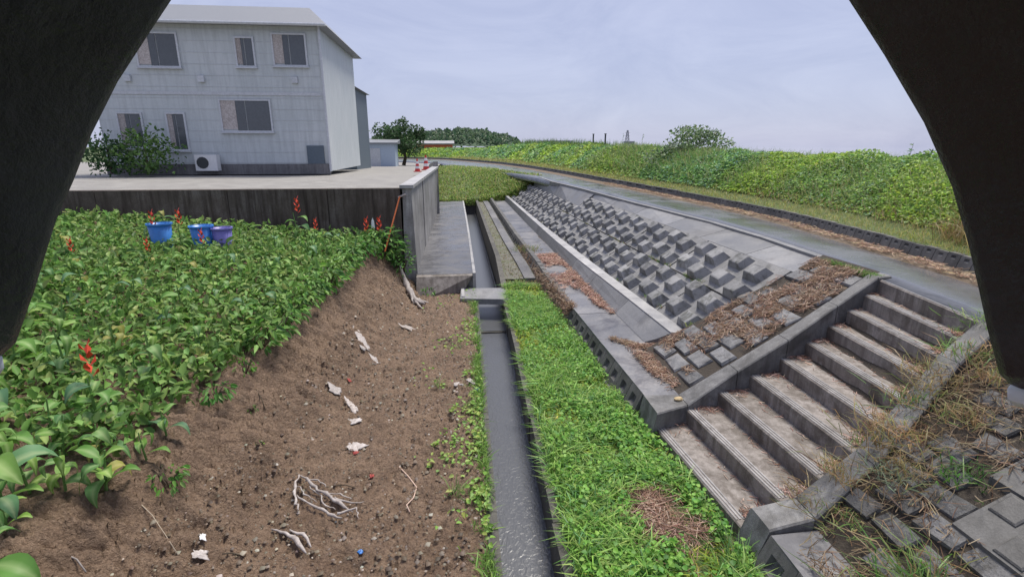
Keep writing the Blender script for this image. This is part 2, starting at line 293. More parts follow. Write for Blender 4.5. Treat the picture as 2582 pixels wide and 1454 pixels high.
# embankment body under the revetment, stairs and pitching
def Zslope(x, y): return .36 + .52*(x-2.7)
rows = []
for y in np.concatenate([np.linspace(-6, 31, 60)]):
    s = I(y, Sy, Sx); xk = Xk(y)+.12
    if y > 7: prof = [(xk, -.3), (xk, .26), (Xlb(y)+.02, .42), (4.9, 1.36), (s-.1, ZR-.3), (s+.1, ZR-.2)] if y < 17.9 else [(xk, -.3), (xk, .26), (Xlb(y)+.02, .2), (4.3, .8), (4.62, 1.0), (5.1, 1.25)]
    elif y < 3.25: prof = [(xk, -.3), (xk, .26), (2.9, .42), (3.4, .72), (4.6, 1.35), (max(s, 4.8)+.1, ZR-.08)]
    else: prof = [(xk+.05, -.3), (xk+.06, -.2), (3.0, .05), (3.8, .55), (s-.2, ZR-.35), (s+.1, ZR-.1)]
    rows.append([(x, y, z) for x, z in prof])
tag(MB().loft(rows).build('embankment', M_bed), kind='structure')
# road, its litter verge and the levee
def path(xs_, ys_, n=140):
    d = np.concatenate([[0], np.cumsum(np.hypot(np.diff(xs_), np.diff(ys_)))]); s = np.linspace(0, 1, n)**1.6*d[-1]
    x = I(s, d, xs_); y = I(s, d, ys_)
    for _ in range(3): x[1:-1] = (x[:-2]+2*x[1:-1]+x[2:])/4; y[1:-1] = (y[:-2]+2*y[1:-1]+y[2:])/4
    return x, y
sx, sy = path(Sx, Sy); fx, fy = path(Fx, Fy)
rows = [[(sx[i]+.02, sy[i], ZR-.25)]+[(sx[i]*(1-a)+fx[i]*a, sy[i]*(1-a)+fy[i]*a, ZR+.03*math.sin(a*math.pi)) for a in (0, .25, .5, .75, 1)] for i in range(len(sx))]
tag(MB().loft(rows).build('road', M_road, smooth=True), kind='structure')
tx, ty = np.gradient(fx), np.gradient(fy); tl = np.hypot(tx, ty); nxn, nyn = ty/tl, -tx/tl
vw = I(np.arange(len(fx))/len(fx), [0, .3, 1], [.34, .36, .8])
kx, ky = fx+nxn*vw, fy+nyn*vw
M_verge = surf('littered_verge', [(.07, .05, .035), (.15, .11, .075), (.25, .2, .13)], 6, (.7, .95), .8, 60, rand=0, bdist=.03)
tag(MB().strip([(fx[i], fy[i], ZR) for i in range(len(fx))], [(kx[i], ky[i], ZR+.03) for i in range(len(fx))]).build('path', M_verge), kind='structure')
LEV = [(.09, 1.96), (.35, 1.98), (.6, 2.03), (1.0, 2.24), (1.5, 2.52), (2.0, 2.73), (2.5, 2.82), (3.2, 2.84), (4.5, 2.5), (8, .9), (12, -.9)]
def levee_add(y): return I(y, [-6, 8, 14, 40, 56, 66, 74], [-.02, 0, .05, .5, .62, .3, .0])
def levee_pt(i, s):
    z = I(s, [a for a, b in LEV], [b for a, b in LEV]) + levee_add(ky[i])*I(s, [.3, 2], [0, 1])
    f = 1+I(ky[i], [30, 60], [0, 1.0]); return (kx[i]+nxn[i]*s*f, ky[i]+nyn[i]*s*f, z)
tag(MB().loft([[levee_pt(i, s) for s, _ in LEV] for i in range(len(kx))]).build('levee', M_turf, smooth=True), kind='structure')
# grass bank that closes the ditch
gx = [[(-3, 29.3, .3), (1.5, 30.15, .1), (3.0, 30.25, .0), (4.95, 30.3, .8)], [(-3, 29.4, .42), (1.5, 30.4, .42), (3.0, 30.6, .7), (4.95, 30.5, 1.7)], [(-3, 33, .85), (1.3, 33, .9), (3.1, 32.2, 1.2), (4.5, 32, 1.73)], [(-3, 37.5, 1.68), (.6, 38.2, 1.72), (2.4, 37, 1.745), (3.3, 36, 1.745)], [(-3, 44, 1.7), (-.5, 46, 1.745), (.6, 43.5, 1.745), (2.4, 39, 1.745)]]
tag(MB().loft(gx).build('grass_slope', M_turf, smooth=True), kind='structure')
# yard behind the retaining wall, on the level of the house
tag(MB().add([(-60, 12.6, 2.44), (-1.2, 12.6, 2.44), (-.95, 24, 2.44), (-1.6, 54, 1.72), (-8, 63, 1.72), (-60, 66, 1.72)], [(0, 1, 2, 3, 4, 5)]).build('yard', M_yard), kind='structure')

# ------------------------------------------------------------------ ditch
yy = np.linspace(-6, 11.2, 40)
tag(MB().strip([(Xdl(y)-.02, y, -.4) for y in yy if y < 10.4], [(Xdr(y)+.02, y, -.4) for y in yy if y < 10.4]).build('water', M_water), kind='structure')
yy2 = np.linspace(10.3, 30.5, 30)
tag(MB().strip([(Xdl(y)-.03, y, -.365) for y in yy2], [(Xdr(y)+.02, y, -.365) for y in yy2]).build('water_upstream', M_still), kind='structure')
dt = thing('drainage_ditch', 'narrow concrete drainage ditch carrying water beside the soil strip', 'ditch', (.6, 4, -.5))
def wall_seg(xa, za, ya, yb, th, zlo, side):
    b = MB(); x0, x1 = xa(ya), xa(yb); s = th*side
    return b.hexa([(x0, ya, zlo), (x0+s, ya, zlo), (x1+s, yb, zlo), (x1, yb, zlo)][::1 if side > 0 else -1], [(x0, ya, za(ya)), (x0+s, ya, za(ya)), (x1+s, yb, za(yb)), (x1, yb, za(yb))][::1 if side > 0 else -1])
yseg = [-6, -2, 0, 2.0, 4.0, 6.0, 8.0, 10.0, 11.3]
for i in range(len(yseg)-1):
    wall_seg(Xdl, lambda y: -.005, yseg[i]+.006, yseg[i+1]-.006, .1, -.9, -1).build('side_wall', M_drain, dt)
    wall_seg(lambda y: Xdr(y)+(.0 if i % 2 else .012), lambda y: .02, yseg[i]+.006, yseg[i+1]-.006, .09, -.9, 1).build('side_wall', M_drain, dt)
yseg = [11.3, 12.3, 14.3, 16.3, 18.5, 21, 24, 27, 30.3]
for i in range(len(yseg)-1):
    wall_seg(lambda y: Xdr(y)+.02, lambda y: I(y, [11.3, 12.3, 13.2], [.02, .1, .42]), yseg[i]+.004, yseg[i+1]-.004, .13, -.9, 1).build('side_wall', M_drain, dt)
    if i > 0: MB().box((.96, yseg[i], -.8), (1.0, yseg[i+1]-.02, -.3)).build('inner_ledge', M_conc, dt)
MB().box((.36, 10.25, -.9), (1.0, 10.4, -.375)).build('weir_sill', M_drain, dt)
o = MB().hexa([(.3, 30.3, -.9), (1.25, 30.3, -.9), (1.25, 30.6, -.9), (.3, 30.6, -.9)], [(.3, 30.3, .5), (1.25, 30.3, .5), (1.25, 30.6, .5), (.3, 30.6, .5)]).build('end_headwall', M_conc, dt)
br = thing('slab_bridge', 'small pale concrete slab laid across the ditch as a bridge', 'slab', (.55, 11.7, -.05))
MB().hexa([(.0, 11.28, -.05), (1.1, 11.12, -.05), (1.14, 12.1, -.05), (.02, 12.16, -.05)], [(.0, 11.28, .08), (1.1, 11.12, .08), (1.14, 12.1, .08), (.02, 12.16, .08)]).build('slab', M_smooth, br)
MB().box((.03, 11.4, .082), (.1, 12.1, .1)).build('edge_rib', M_pale, br)
ap = thing('concrete_apron', 'raised grey concrete apron between the retaining wall and the ditch', 'apron', (-.3, 12.3, 0))
ya = [12.25, 15.1, 18.2, 22.0, 26.0, 29.8]
for i in range(5):
    a, b = ya[i]+.008, ya[i+1]-.008; e = lambda y: I(y, [12, 20, 30], [.32, .33, .28]); xl = lambda y: I(y, [12, 30], [-1.04, -1.0])
    MB().hexa([(xl(a), a, -.3), (e(a), a, -.3), (e(b), b, -.3), (xl(b), b, -.3)], [(xl(a), a, .42), (e(a), a, .42), (e(b), b, .42), (xl(b), b, .42)]).build('slab', M_wetdark, ap)
    MB().hexa([(e(a), a, -.8), (e(a)+.1, a, -.8), (e(b)+.1, b, -.8), (e(b), b, -.8)], [(e(a), a, .435), (e(a)+.07, a, .435), (e(b)+.07, b, .435), (e(b), b, .435)]).build('edge_beam', M_pale, ap)

MB().hexa([(-1.03, 11.75, -.15), (.0, 12.1, -.15), (.0, 12.254, -.15), (-1.03, 12.254, -.15)], [(-1.03, 12.15, .39), (.31, 12.18, .39), (.31, 12.254, .417), (-1.03, 12.254, .417)]).build('front_face', M_step, ap)

# ------------------------------------------------------------------ retaining wall of the yard
rw = thing('retaining_wall', 'stained brown grey concrete retaining wall holding up the yard', 'wall', (-1.05, 12.5, 0))
xf = [-26, -20, -15, -11, -8, -5.2, -3, -1.33]
for i in range(len(xf)-1): MB().box((xf[i]+.006, 12.46, -.2), (xf[i+1]-.006, 12.7, 2.46)).build('front_panel', M_wallstain, rw)
MB().hexa([(-1.33, 12.43, -.2), (-1.0, 12.43, -.2), (-1.0, 12.85, -.2), (-1.33, 12.85, -.2)], [(-1.28, 12.46, 2.46), (-1.08, 12.46, 2.46), (-1.06, 12.85, 2.46), (-1.28, 12.85, 2.46)]).build('corner_post', M_wallside, rw)
ysd = [12.86, 15.7, 15.95, 19.0, 22.5, 24.2]
for i in range(5):
    if i == 1: MB().box((-1.35, 15.7, -.2), (-1.2, 15.95, 2.2)).build('drain_recess', M_dark, rw); continue
    a, b = ysd[i]+.004, ysd[i+1]-.004; xo = lambda y: I(y, [12.8, 24.2], [-1.03, -.98]); xt = lambda y: I(y, [12.8, 24.2], [-1.08, -.86])
    MB().hexa([(xo(a)-.3, a, -.2), (xo(a), a, -.2), (xo(b), b, -.2), (xo(b)-.3, b, -.2)], [(xt(a)-.22, a, 2.46), (xt(a), a, 2.46), (xt(b), b, 2.46), (xt(b)-.22, b, 2.46)]).build('side_panel', M_wallside, rw)
MB().hexa([(-1.34, 12.4, 2.464), (-1.02, 12.4, 2.464), (-.82, 24.2, 2.464), (-1.1, 24.2, 2.464)], [(-1.34, 12.4, 2.54), (-1.02, 12.4, 2.54), (-.82, 24.2, 2.54), (-1.1, 24.2, 2.54)]).build('coping', M_pale, rw)
MB().hexa([(-1.06, 24.2, -.2), (-.84, 24.2, -.2), (-1.4, 30.5, -.2), (-1.7, 30.5, -.2)], [(-1.06, 24.2, 2.75), (-.84, 24.2, 2.75), (-1.4, 30.5, 2.3), (-1.7, 30.5, 2.3)]).build('end_panel', M_wallside, rw)

# ------------------------------------------------------------------ kerb with square recesses, and the berm behind it
def recess_block(w, h, d, lean, rw_, rh, rz, rd):
    """a block w along y, h high; front face leans back; one square recess; a drip shelf under it. Front faces -x."""
    fx_ = lambda z: lean*z/h; y0, y1 = -w/2+.004, w/2-.004; a0, a1 = -rw_/2, rw_/2; b0, b1 = rz, rz+rh
    P_ = lambda y, z, dd=0: (fx_(z)+dd, y, z); b = MB()
    ring = [P_(y0, 0), P_(y1, 0), P_(y1, h), P_(y0, h), P_(a0, b0), P_(a1, b0), P_(a1, b1), P_(a0, b1), P_(a0+.012, b0+.03, rd), P_(a1-.012, b0+.03, rd), P_(a1-.012, b1-.012, rd), P_(a0+.012, b1-.012, rd), (d, y0, 0), (d, y1, 0), (d, y1, h), (d, y0, h)]
    b.add(ring, [(0, 4, 5, 1), (1, 5, 6, 2), (2, 6, 7, 3), (3, 7, 4, 0), (4, 8, 9, 5), (5, 9, 10, 6), (6, 10, 11, 7), (7, 11, 8, 4), (8, 11, 10, 9), (3, 15, 14, 2), (0, 3, 15, 12)[::-1], (1, 2, 14, 13), (12, 13, 14, 15)])
    return b
def mesh_of(name, b, m_):
    me = bpy.data.meshes.new(name); me.from_pydata(b.v, [], b.f); me.update(); me.materials.append(m_); return me
KB = mesh_of('kerb_block', recess_block(.375, .315, .26, .14, .17, .135, .095, .06), M_block)
kw = thing('kerb_wall', 'low concrete kerb wall of blocks with square recesses along the green strip', 'kerb', (2.2, 5.7, 0))
y = 5.99
while y < 31:
    x = Xk(y)-.145; tilt = math.atan2(Xk(y+.2)-Xk(y-.2), .4)
    inst('block', KB, kw, Matrix.Translation((x-2.2, y-5.7, Zstrip(y)*.6+.03 if y > 11 else .03)) @ Matrix.Rotation(-tilt, 4, 'Z') @ Matrix.Rotation(random.uniform(-.012, .012), 4, 'X')); y += .377
for a, b in zip(np.arange(5.8, 30, 1.508), np.arange(5.8, 30, 1.508)+1.5):
    MB().hexa([(Xk(a)-.2, a, -.25), (Xk(a)+.1, a, -.25), (Xk(b)+.1, b, -.25), (Xk(b)-.2, b, -.25)], [(Xk(a)-.18, a, .03), (Xk(a)+.1, a, .03), (Xk(b)+.1, b, .03), (Xk(b)-.18, b, .03)]).build('footing', M_block, kw)
for a, b in zip(np.arange(12.6, 30, 1.508), np.arange(12.6, 30, 1.508)+1.5):
    za, zb_ = Zstrip(a)+.085, Zstrip(b)+.085
    MB().hexa([(Xk(a)-.5, a, -.2), (Xk(a)-.16, a, -.2), (Xk(b)-.16, b, -.2), (Xk(b)-.5, b, -.2)], [(Xk(a)-.44, a, za), (Xk(a)-.16, a, za), (Xk(b)-.16, b, zb_), (Xk(b)-.44, b, zb_)]).build('lower_course', M_conc, kw)
bm = thing('berm', 'flat wet concrete berm of slabs between the kerb wall and the toe beam', 'berm', (2.5, 6, .2))
yb = [5.62, 7.55, 9.1, 10.4, 11.7, 13.4, 15.2, 17.3, 19.8, 22.5, 26, 30.8]
for i in range(len(yb)-1):
    a, b = yb[i]+.007, yb[i+1]-.007; dz = random.uniform(-.006, .006)
    MB().hexa([(Xk(a), a, .1), (Xb(a)+.03, a, .1), (Xb(b)+.03, b, .1), (Xk(b), b, .1)], [(Xk(a)-.012, a, .347+dz), (Xb(a)+.03, a, .362+dz), (Xb(b)+.03, b, .362+dz), (Xk(b)-.012, b, .347+dz)]).build('slab', M_berm, bm)
tb = thing('toe_beam', 'sloped smooth concrete toe beam with a pale ledge below the studded slope', 'beam', (3, 7.3, .3))
yt = [7.22, 9.05, 11.05, 12.75, 15.6, 18.6, 22.5, 27, 30.8]
for i in range(len(yt)-1):
    a, b = yt[i]+.005, yt[i+1]-.005; rows = []
    for q in (a, b):
        sk = .3 if (i == 0 and q == a) else 0
        rows.append([(Xb(q)-.0, q+sk, .3), (Xb(q)+.02, q+sk, .37), (Xb(q)*.55+Xlf(q)*.45, q+sk*.5, .47), (Xlf(q)-.01, q, .61), (Xlf(q)+.02, q, .625), (Xlf(q)+.05, q, .3)])
    bb = MB().loft(rows); n = 6; bb.f.append((0, 1, 2, 3, 4, 5)); bb.f.append((11, 10, 9, 8, 7, 6)); bb.build('sloped_face', M_smooth, tb)
    MB().hexa([(Xlf(a)+.0, a, .45), (Xlb(a)+.02, a-(.1 if i == 0 else 0), .45), (Xlb(b)+.02, b, .45), (Xlf(b), b, .45)], [(Xlf(a)-.005, a, .634), (Xlb(a)+.02, a-(.1 if i == 0 else 0), .64), (Xlb(b)+.02, b, .64), (Xlf(b)-.005, b, .634)]).build('ledge', M_pale, tb)

# ------------------------------------------------------------------ studded revetment
RX0, RZ0, RS = 3.45, .6, .645
def rev(x, y, h=0):
    n_ = Vector((-RS, 0, 1)).normalized(); x2 = x
    return Vector((x2, y, RZ0+RS*(x2-RX0))) + n_*h
rv = thing('studded_revetment', 'grey concrete block revetment covered with truncated pyramid studs', 'revetment', (3.45, 7.2, .5))
def rowx(r, y):   # stud row centre; the whole face swings a little with the ledge
    off = I(y, [7, 14, 20, 31], [0, -.16, -.26, -.45]); return 3.68+.362*r+off*(1-.25*r)
for j in range(18):
    a, b = 7.1+1.32*j+.012, 7.1+1.32*(j+1)-.012
    for lo, hi in ((0, 1.5), (1.5, 3.5)):
        if j >= 9 and lo > 0: hi = 2.5
        c = [(rowx(lo, a)-(.2 if lo == 0 else 0)+.012, a), (rowx(hi, a)+(.05 if hi == 3.5 else 0)-.012, a), (rowx(hi, b)+(.05 if hi == 3.5 else 0)-.012, b), (rowx(lo, b)-(.2 if lo == 0 else 0)+.012, b)]
        dz = random.uniform(-.012, .012)
        MB().hexa([rev(x, y_, -.12) for x, y_ in c], [rev(x, y_, dz) for x, y_ in c]).build('panel', M_panel, rv)
def frustum(bx, by, tx_, ty_, h):
    return MB().add([(-bx, -by, -.03), (bx, -by, -.03), (bx, by, -.03), (-bx, by, -.03), (-tx_, -ty_, h-.008), (tx_, -ty_, h-.008), (tx_, ty_, h-.008), (-tx_, ty_, h-.008), (-tx_+.012, -ty_+.012, h), (tx_-.012, -ty_+.012, h), (tx_-.012, ty_-.012, h), (-tx_+.012, ty_-.012, h)],
        [(0, 1, 5, 4), (1, 2, 6, 5), (2, 3, 7, 6), (3, 0, 4, 7), (4, 5, 9, 8), (5, 6, 10, 9), (6, 7, 11, 10), (7, 4, 8, 11), (8, 9, 10, 11)])
def chipped(b):
    b.v = [(x+random.uniform(-.007, .007), y+random.uniform(-.009, .009), z+(random.uniform(-.009, .004) if z > .05 else 0)) for x, y, z in b.v]; k = random.choice([8, 9, 10, 11]); x, y, z = b.v[k]; b.v[k] = (x*.86, y*.88, z-.006); return b
ST = [mesh_of('stud', chipped(frustum(.165, +.215+.004*k, .105, .15, .125+.004*k)), M_stud) for k in range(6)]
RM = Matrix.Rotation(-math.atan(RS), 4, 'Y')
for r in range(4):
    j = 0; y = 7.42 + .1*(r % 2)
    while y < 30.6:
        if not (r == 3 and y > 18.8) :
            x = rowx(r, y) + (.045 if j % 2 else -.045)
            inst('stud', ST[random.randrange(6)], rv, Matrix.Translation(rev(x, y)-Vector((3.45, 7.2, .5))) @ RM @ Matrix.Rotation(random.uniform(-.04, .04), 4, 'Z'))
        y += .655; j += 1
JW = []
us = thing('upper_slope', 'smooth wet concrete slope between the studded blocks and the road', 'slope', (5.2, 7, 1.5))
yu = [6.75, 8.4, 10.2, 12, 14.2, 16.5, 18.98]
for i in range(len(yu)-1):
    a, b = yu[i]+.008, yu[i+1]-.008; q = lambda y_: rowx(3.5, y_)+.06; s = lambda y_: I(y_, Sy, Sx)+.02; f_ = lambda x: RZ0+RS*(x-RX0)-.0
    MB().hexa([(q(a), a, 1.3), (s(a), a, 1.4), (s(b), b, 1.4), (q(b), b, 1.3)], [(q(a), a, f_(q(a))-.02), (s(a), a, ZR+.014), (s(b), b, ZR+.014), (q(b), b, f_(q(b))-.02)]).build('slab', M_smooth, us)
yu = [18.98, 21, 24, 27, 30.2]
for i in range(4):
    a, b = yu[i]+.008, yu[i+1]-.008; q = lambda y_: rowx(2.5, y_)-.0; s = lambda y_: max(I(y_, Sy, Sx), q(y_)+.15)+.02
    MB().hexa([(q(a), a, .9), (s(a), a, 1.2), (s(b), b, 1.2), (q(b), b, .9)], [(q(a), a, RZ0+RS*(q(a)-RX0)), (s(a), a, ZR+.014), (s(b), b, ZR+.014), (q(b), b, RZ0+RS*(q(b)-RX0))]).build('slab', M_smooth, us)
ys_e = np.concatenate([np.linspace(7, 30, 40)])
for a, b in zip(np.arange(7, 29, 2.0), np.arange(7, 29, 2.0)+1.99):
    s = lambda y_: max(I(y_, Sy, Sx), rowx(2.5, y_)+.15 if y_ > 18.9 else 0)
    MB().hexa([(s(a)-.06, a, 1.6), (s(a)+.07, a, 1.6), (s(b)+.07, b, 1.6), (s(b)-.06, b, 1.6)], [(s(a)-.06, a, ZR+.03), (s(a)+.07, a, ZR+.03), (s(b)+.07, b, ZR+.03), (s(b)-.06, b, ZR+.03)]).build('edge_strip', M_smooth, us)

# ------------------------------------------------------------------ stairs
zs = [.13+.18*i for i in range(10)]
XL = [2.3, 2.71, 3.13, 3.55, 3.95, 4.32, 4.64, 4.92, 5.16, 5.37]; XR = [2.43, 2.83, 3.21, 3.58, 3.92, 4.22, 4.49, 4.71, 4.89, 5.04]
YL = [5.38, 5.44, 5.5, 5.56, 5.62, 5.7, 5.77, 5.83, 5.88, 5.92]; YR = [3.67, 3.69, 3.75, 3.87, 3.98, 4.1, 4.22, 4.31, 4.34, 4.29]
stt = thing('staircase', 'ten concrete steps climbing the embankment to the road', 'stairs', (2.4, 4.5, 0))
for i in range(10):
    a, b = Vector((XL[i], YL[i], 0)), Vector((XR[i], YR[i], 0)); d = (a-b).normalized(); a2, b2 = a+d*.12, b-d*.1
    if i < 9: c2, e2 = Vector((XL[i+1]+.03, YL[i+1], 0))+d*.12, Vector((XR[i+1]+.03, YR[i+1], 0))-d*.1
    else: c2, e2 = a2+Vector((.2, .03, 0)), b2+Vector((.22, 0, 0))
    z = zs[i]; nb = Vector((d.y, -d.x, 0))   # points towards +x
    up = lambda p_, z_: (p_.x, p_.y, z_)
    ch = .012
    bb = MB(); lo = [up(b2-nb*-.0, z-.42), up(e2, z-.42), up(c2, z-.42), up(a2, z-.42)]; mid = [up(b2, z-ch), up(e2, z-ch), up(c2, z-ch), up(a2, z-ch)]; hi = [up(b2+nb*ch, z), up(e2, z), up(c2, z), up(a2+nb*ch, z)]
    bb.add(lo+mid+hi, [(3, 2, 1, 0), (0, 1, 5, 4), (1, 2, 6, 5), (2, 3, 7, 6), (3, 0, 4, 7), (4, 5, 9, 8), (5, 6, 10, 9), (6, 7, 11, 10), (7, 4, 8, 11), (8, 9, 10, 11)])
    st = bb.build('step', M_step, stt)
    for q in range(3 if i < 9 else 1):
        o1, o2 = .012+q*.034, .012+q*.034+.022; h = .007
        A, B = b+d*.06, a-d*.03
        MB().hexa([up(A+nb*o1, z-.002), up(A+nb*o2, z-.002), up(B+nb*o2, z-.002), up(B+nb*o1, z-.002)], [up(A+nb*(o1+.003), z+h), up(A+nb*(o2-.003), z+h), up(B+nb*(o2-.003), z+h), up(B+nb*(o1+.003), z+h)]).build('nosing_rib', M_nose, st)
def parapet(name, pts, label, w_in, front):
    """pts: (x, y_inner, y_outer, z_top)"""
    t_ = thing(name, label, 'parapet', (pts[0][0], pts[0][1], 0))
    for k in range(len(pts)-1):
        p0, p1 = pts[k], pts[k+1]; g = .005
        x0, x1 = p0[0]+g, p1[0]-g; bev = .015
        def sec(x, yi, yo, z):
            s_ = 1 if yo > yi else -1
            return [(x, yi, z-.55), (x, yi, z-bev), (x, yi+s_*bev, z), (x, yo-s_*bev, z), (x, yo, z-bev), (x, yo, z-.55)]
        A, B = sec(x0, p0[1], p0[2], p0[3]), sec(x1, p1[1], p1[2], p1[3])
        if k == 0 and front: A = [(q_[0]-(front*(p0[3]-q_[2])/.5), q_[1], q_[2]) for q_ in A]
        bb = MB().loft([A, B], True); bb.f += [tuple(range(6)), tuple(range(11, 5, -1))]; bb.build('coping_length', M_para, t_)
    return t_
parapet('stair_parapet', [(2.28, 5.28, 5.76, .36), (2.72, 5.42, 5.72, .37), (3.37, 5.52, 5.75, .74), (4.03, 5.6, 5.82, 1.09), (4.74, 5.76, 5.95, 1.465), (5.34, 5.88, 6.07, 1.785), (5.56, 5.92, 6.16, 1.79)], 'concrete parapet sloping down the stair side beside the littered stones', .2, .1)
parapet('stair_parapet', [(2.47, 3.6, 3.31, .37), (2.85, 3.58, 3.3, .46), (3.43, 3.68, 3.44, .82), (4.01, 3.9, 3.67, 1.18), (4.53, 4.14, 3.91, 1.49), (5.02, 4.26, 4.05, 1.78)], 'concrete parapet sloping down the stair side beside the dry grass', .2, .16)
ob = MB(); 
rk = []
for a in range(6):
    th = math.pi*(a/5-.5); rk.append([(.055*math.cos(th)*math.cos(q)*random.uniform(.8, 1.2), .042*math.cos(th)*math.sin(q)*random.uniform(.8, 1.2), .03*math.sin(th)) for q in [2*math.pi*k/8 for k in range(8)]])
rb = MB().loft([[(2.66+p_[0], 5.56+p_[1], .385+p_[2]) for p_ in r_] for r_ in rk], True); tag(rb.build('rock', M_rock), 'small yellow stone lying on the foot of the stair parapet', 'rock')

# ------------------------------------------------------------------ stone pitching on both sides of the stairs
def stone_mesh(k):
    a, b = .112, .2; j = lambda s_=.012: random.uniform(-s_, s_)
    base = [(-a+j(), -b+j(.02)), (a+j(), -b+j(.02)), (a+j(), b+j(.02)), (-a+j(), b+j(.02))]
    lo = [(x, y_, -.09) for x, y_ in base]; m1 = [(x*.98, y_*.985, .0+j(.006)) for x, y_ in base]; hi = [(x*.85+j(.006), y_*.92+j(.006), .022+j(.009)) for x, y_ in base]; cx = (j(.03), j(.04), .028+j(.01))
    b_ = MB().add(lo+m1+hi+[cx], [(0, 1, 5, 4), (1, 2, 6, 5), (2, 3, 7, 6), (3, 0, 4, 7), (4, 5, 9, 8), (5, 6, 10, 9), (6, 7, 11, 10), (7, 4, 8, 11), (8, 9, 12), (9, 10, 12), (10, 11, 12), (11, 8, 12)])
    return mesh_of('stone', b_, M_stone)
SM = [stone_mesh(k) for k in range(7)]
M_stoned = surf('dark_pitching_stone', [(.06, .06, .062), (.12, .12, .123), (.22, .213, .21)], 5, (.42, .7), .6, 45, dark=((.045, .042, .036), .54, .75), dscale=6, rand=.3, bdist=.02)
SMD = []
for me_ in SM: m2_ = me_.copy(); m2_.name = 'stone'; m2_.materials[0] = M_stoned; SMD.append(m2_)
def pitching(name, label, x0, x1, ya_, yb_, plane, slope, sc=1.0, skip=0):
    t_ = thing(name, label, 'stone paving', (x0, ya_(x0), plane(x0)))
    o_ = ORG[t_.name]; RR = Matrix.Rotation(-math.atan(slope), 4, 'Y'); r = 0; x = x0
    while x < x1:
        y = ya_(x)+.2*sc - (.22*sc if r % 2 else 0)
        while y < yb_(x):
            if y > ya_(x)-.0 and random.random() > skip and not (sc != 1 and x > 3.38 and y < 2.78+.42*(x-3.5)):
                z = plane(x)+random.uniform(-.008, .008)
                inst('stone', random.choice(SM if sc == 1 else SMD), t_, Matrix.Translation((x-o_[0], y-o_[1], z-o_[2])) @ RR @ Matrix.Rotation(random.uniform(-.06, .06), 4, 'Z') @ Matrix.Rotation(random.uniform(-.025, .025), 4, 'X') @ Matrix.Scale(sc*random.uniform(.96, 1.03), 4))
            y += .435*sc
        x += .222*sc; r += 1
    return t_
plL = lambda x: .37+.525*(x-2.72)
pitching('stone_pitching', 'stone pitching strewn with brown straw between the stairs and the studded slope', 2.98, 5.25, lambda x: 5.74+.13*(x-2.9), lambda x: 7.05, plL, .525)
plR = lambda x: I(x, [2.0, 2.9, 3.35, 5.1], [.3, .375, .75, 1.72])
pitching('stone_pitching', 'weathered stone pitching overgrown with dry grass below the stair side', 3.02, 4.7, lambda x: 1.2, lambda x: 3.3+.3*(x-3), plR, .61, .8, .03)
# soil bed between the stones
for nm, pf, yl, yh in (('embankment_bed', plL, 5.7, 7.15), ('embankment_bed', plR, -3, 3.3)):
    xa = 2.7 if yl > 0 else 2.86
    xq = [xa, 2.95, 3.35, 4.2, 5.1, 5.5]
    tag(MB().strip([(q, yl+(.125*(q-xa) if yl > 0 else 0), pf(q)-.012) for q in xq], [(q, yh+(.0 if yl > 0 else .33*(q-xa)), pf(q)-.012) for q in xq]).build(nm, M_bed), kind='structure')
# kerb, ledge slab and square-patterned blocks on the near side of the stairs
kw2 = thing('kerb_wall', 'short kerb with square recesses at the foot of the stair near the bottom edge', 'kerb', (2.4, 2.5, 0))
for k in range(6):
    y = 3.1-.377*k; inst('block', KB, kw2, Matrix.Translation((Xk(y)-.145-2.4, y-2.5, .03)))
MB().box((2.3, .8, -.25), (2.5, 3.28, .028)).build('footing', M_block, kw2)
bm2 = thing('berm', 'dark wet ledge slab behind the short kerb near the bottom edge', 'berm', (2.6, 2.5, .2))
for a, b in ((3.28, 2.3), (2.28, 1.2), (1.18, -.5)):
    MB().hexa([(Xk(b)-.01, b, .1), (2.9, b, .1), (2.9, a, .1), (Xk(a)-.01, a, .1)], [(Xk(b)-.01, b, .35), (2.9, b, .365), (2.9, a, .365), (Xk(a)-.01, a, .35)]).build('slab', M_berm, bm2)
sq = thing('patterned_block', 'grey slope blocks with shallow raised squares in the bottom corner', 'revetment', (3.6, 2.2, .9))
SQ = mesh_of('square_stud', frustum(.1, .1, .092, .092, .02), M_block)
nrm = Vector((-.53, 0, 1)).normalized()
for i in range(4):
    for j in range(4):
        x, y = 3.62+.42*i, 2.62-.5*j
        y = y-.12+.17*i
        c = [(x-.2, y-.24), (x+.2, y-.24), (x+.2, y+.24), (x-.2, y+.24)]; f_ = lambda x_, h: plR(x_)+h
        pn = MB().hexa([(a, b, f_(a, -.1)) for a, b in c], [(a, b, f_(a, .045)) for a, b in c]).build('panel', M_block, sq)
        for dx, dy in ((-.1, -.12), (.1, .12)):
            inst('square_stud', SQ, sq, Matrix.Translation((x+dx-3.6, y+dy-2.2, f_(x+dx, .045)-.9)) @ Matrix.Rotation(-math.atan(.61), 4, 'Y'))

# ------------------------------------------------------------------ levee kerb
lk = thing('levee_kerb', 'dark kerb of small recessed blocks along the far road edge', 'kerb', (6.7, 6, ZR))
LB = mesh_of('levee_block', recess_block(.24, .19, .14, .05, .09, .05, .11, .03), M_block)
LB2 = mesh_of('levee_block_far', recess_block(.96, .2, .14, .05, .5, .06, .1, .05), M_block)
d = np.concatenate([[0], np.cumsum(np.hypot(np.diff(kx), np.diff(ky)))]); s = 0
while s < d[-1]-1:
    x, y = I(s, d, kx), I(s, d, ky)
    far_ = y > 17.5; st_ = .965 if far_ else .243
    if y > 3.0:
        x2, y2 = I(s+.1, d, kx), I(s+.1, d, ky); a_ = math.atan2(y2-y, x2-x)
        inst('block', LB2 if far_ else LB, lk, Matrix.Translation((x-6.7, y-6, .02+random.uniform(-.006, .006))) @ Matrix.Rotation(a_-math.pi/2, 4, 'Z'))
    s += st_

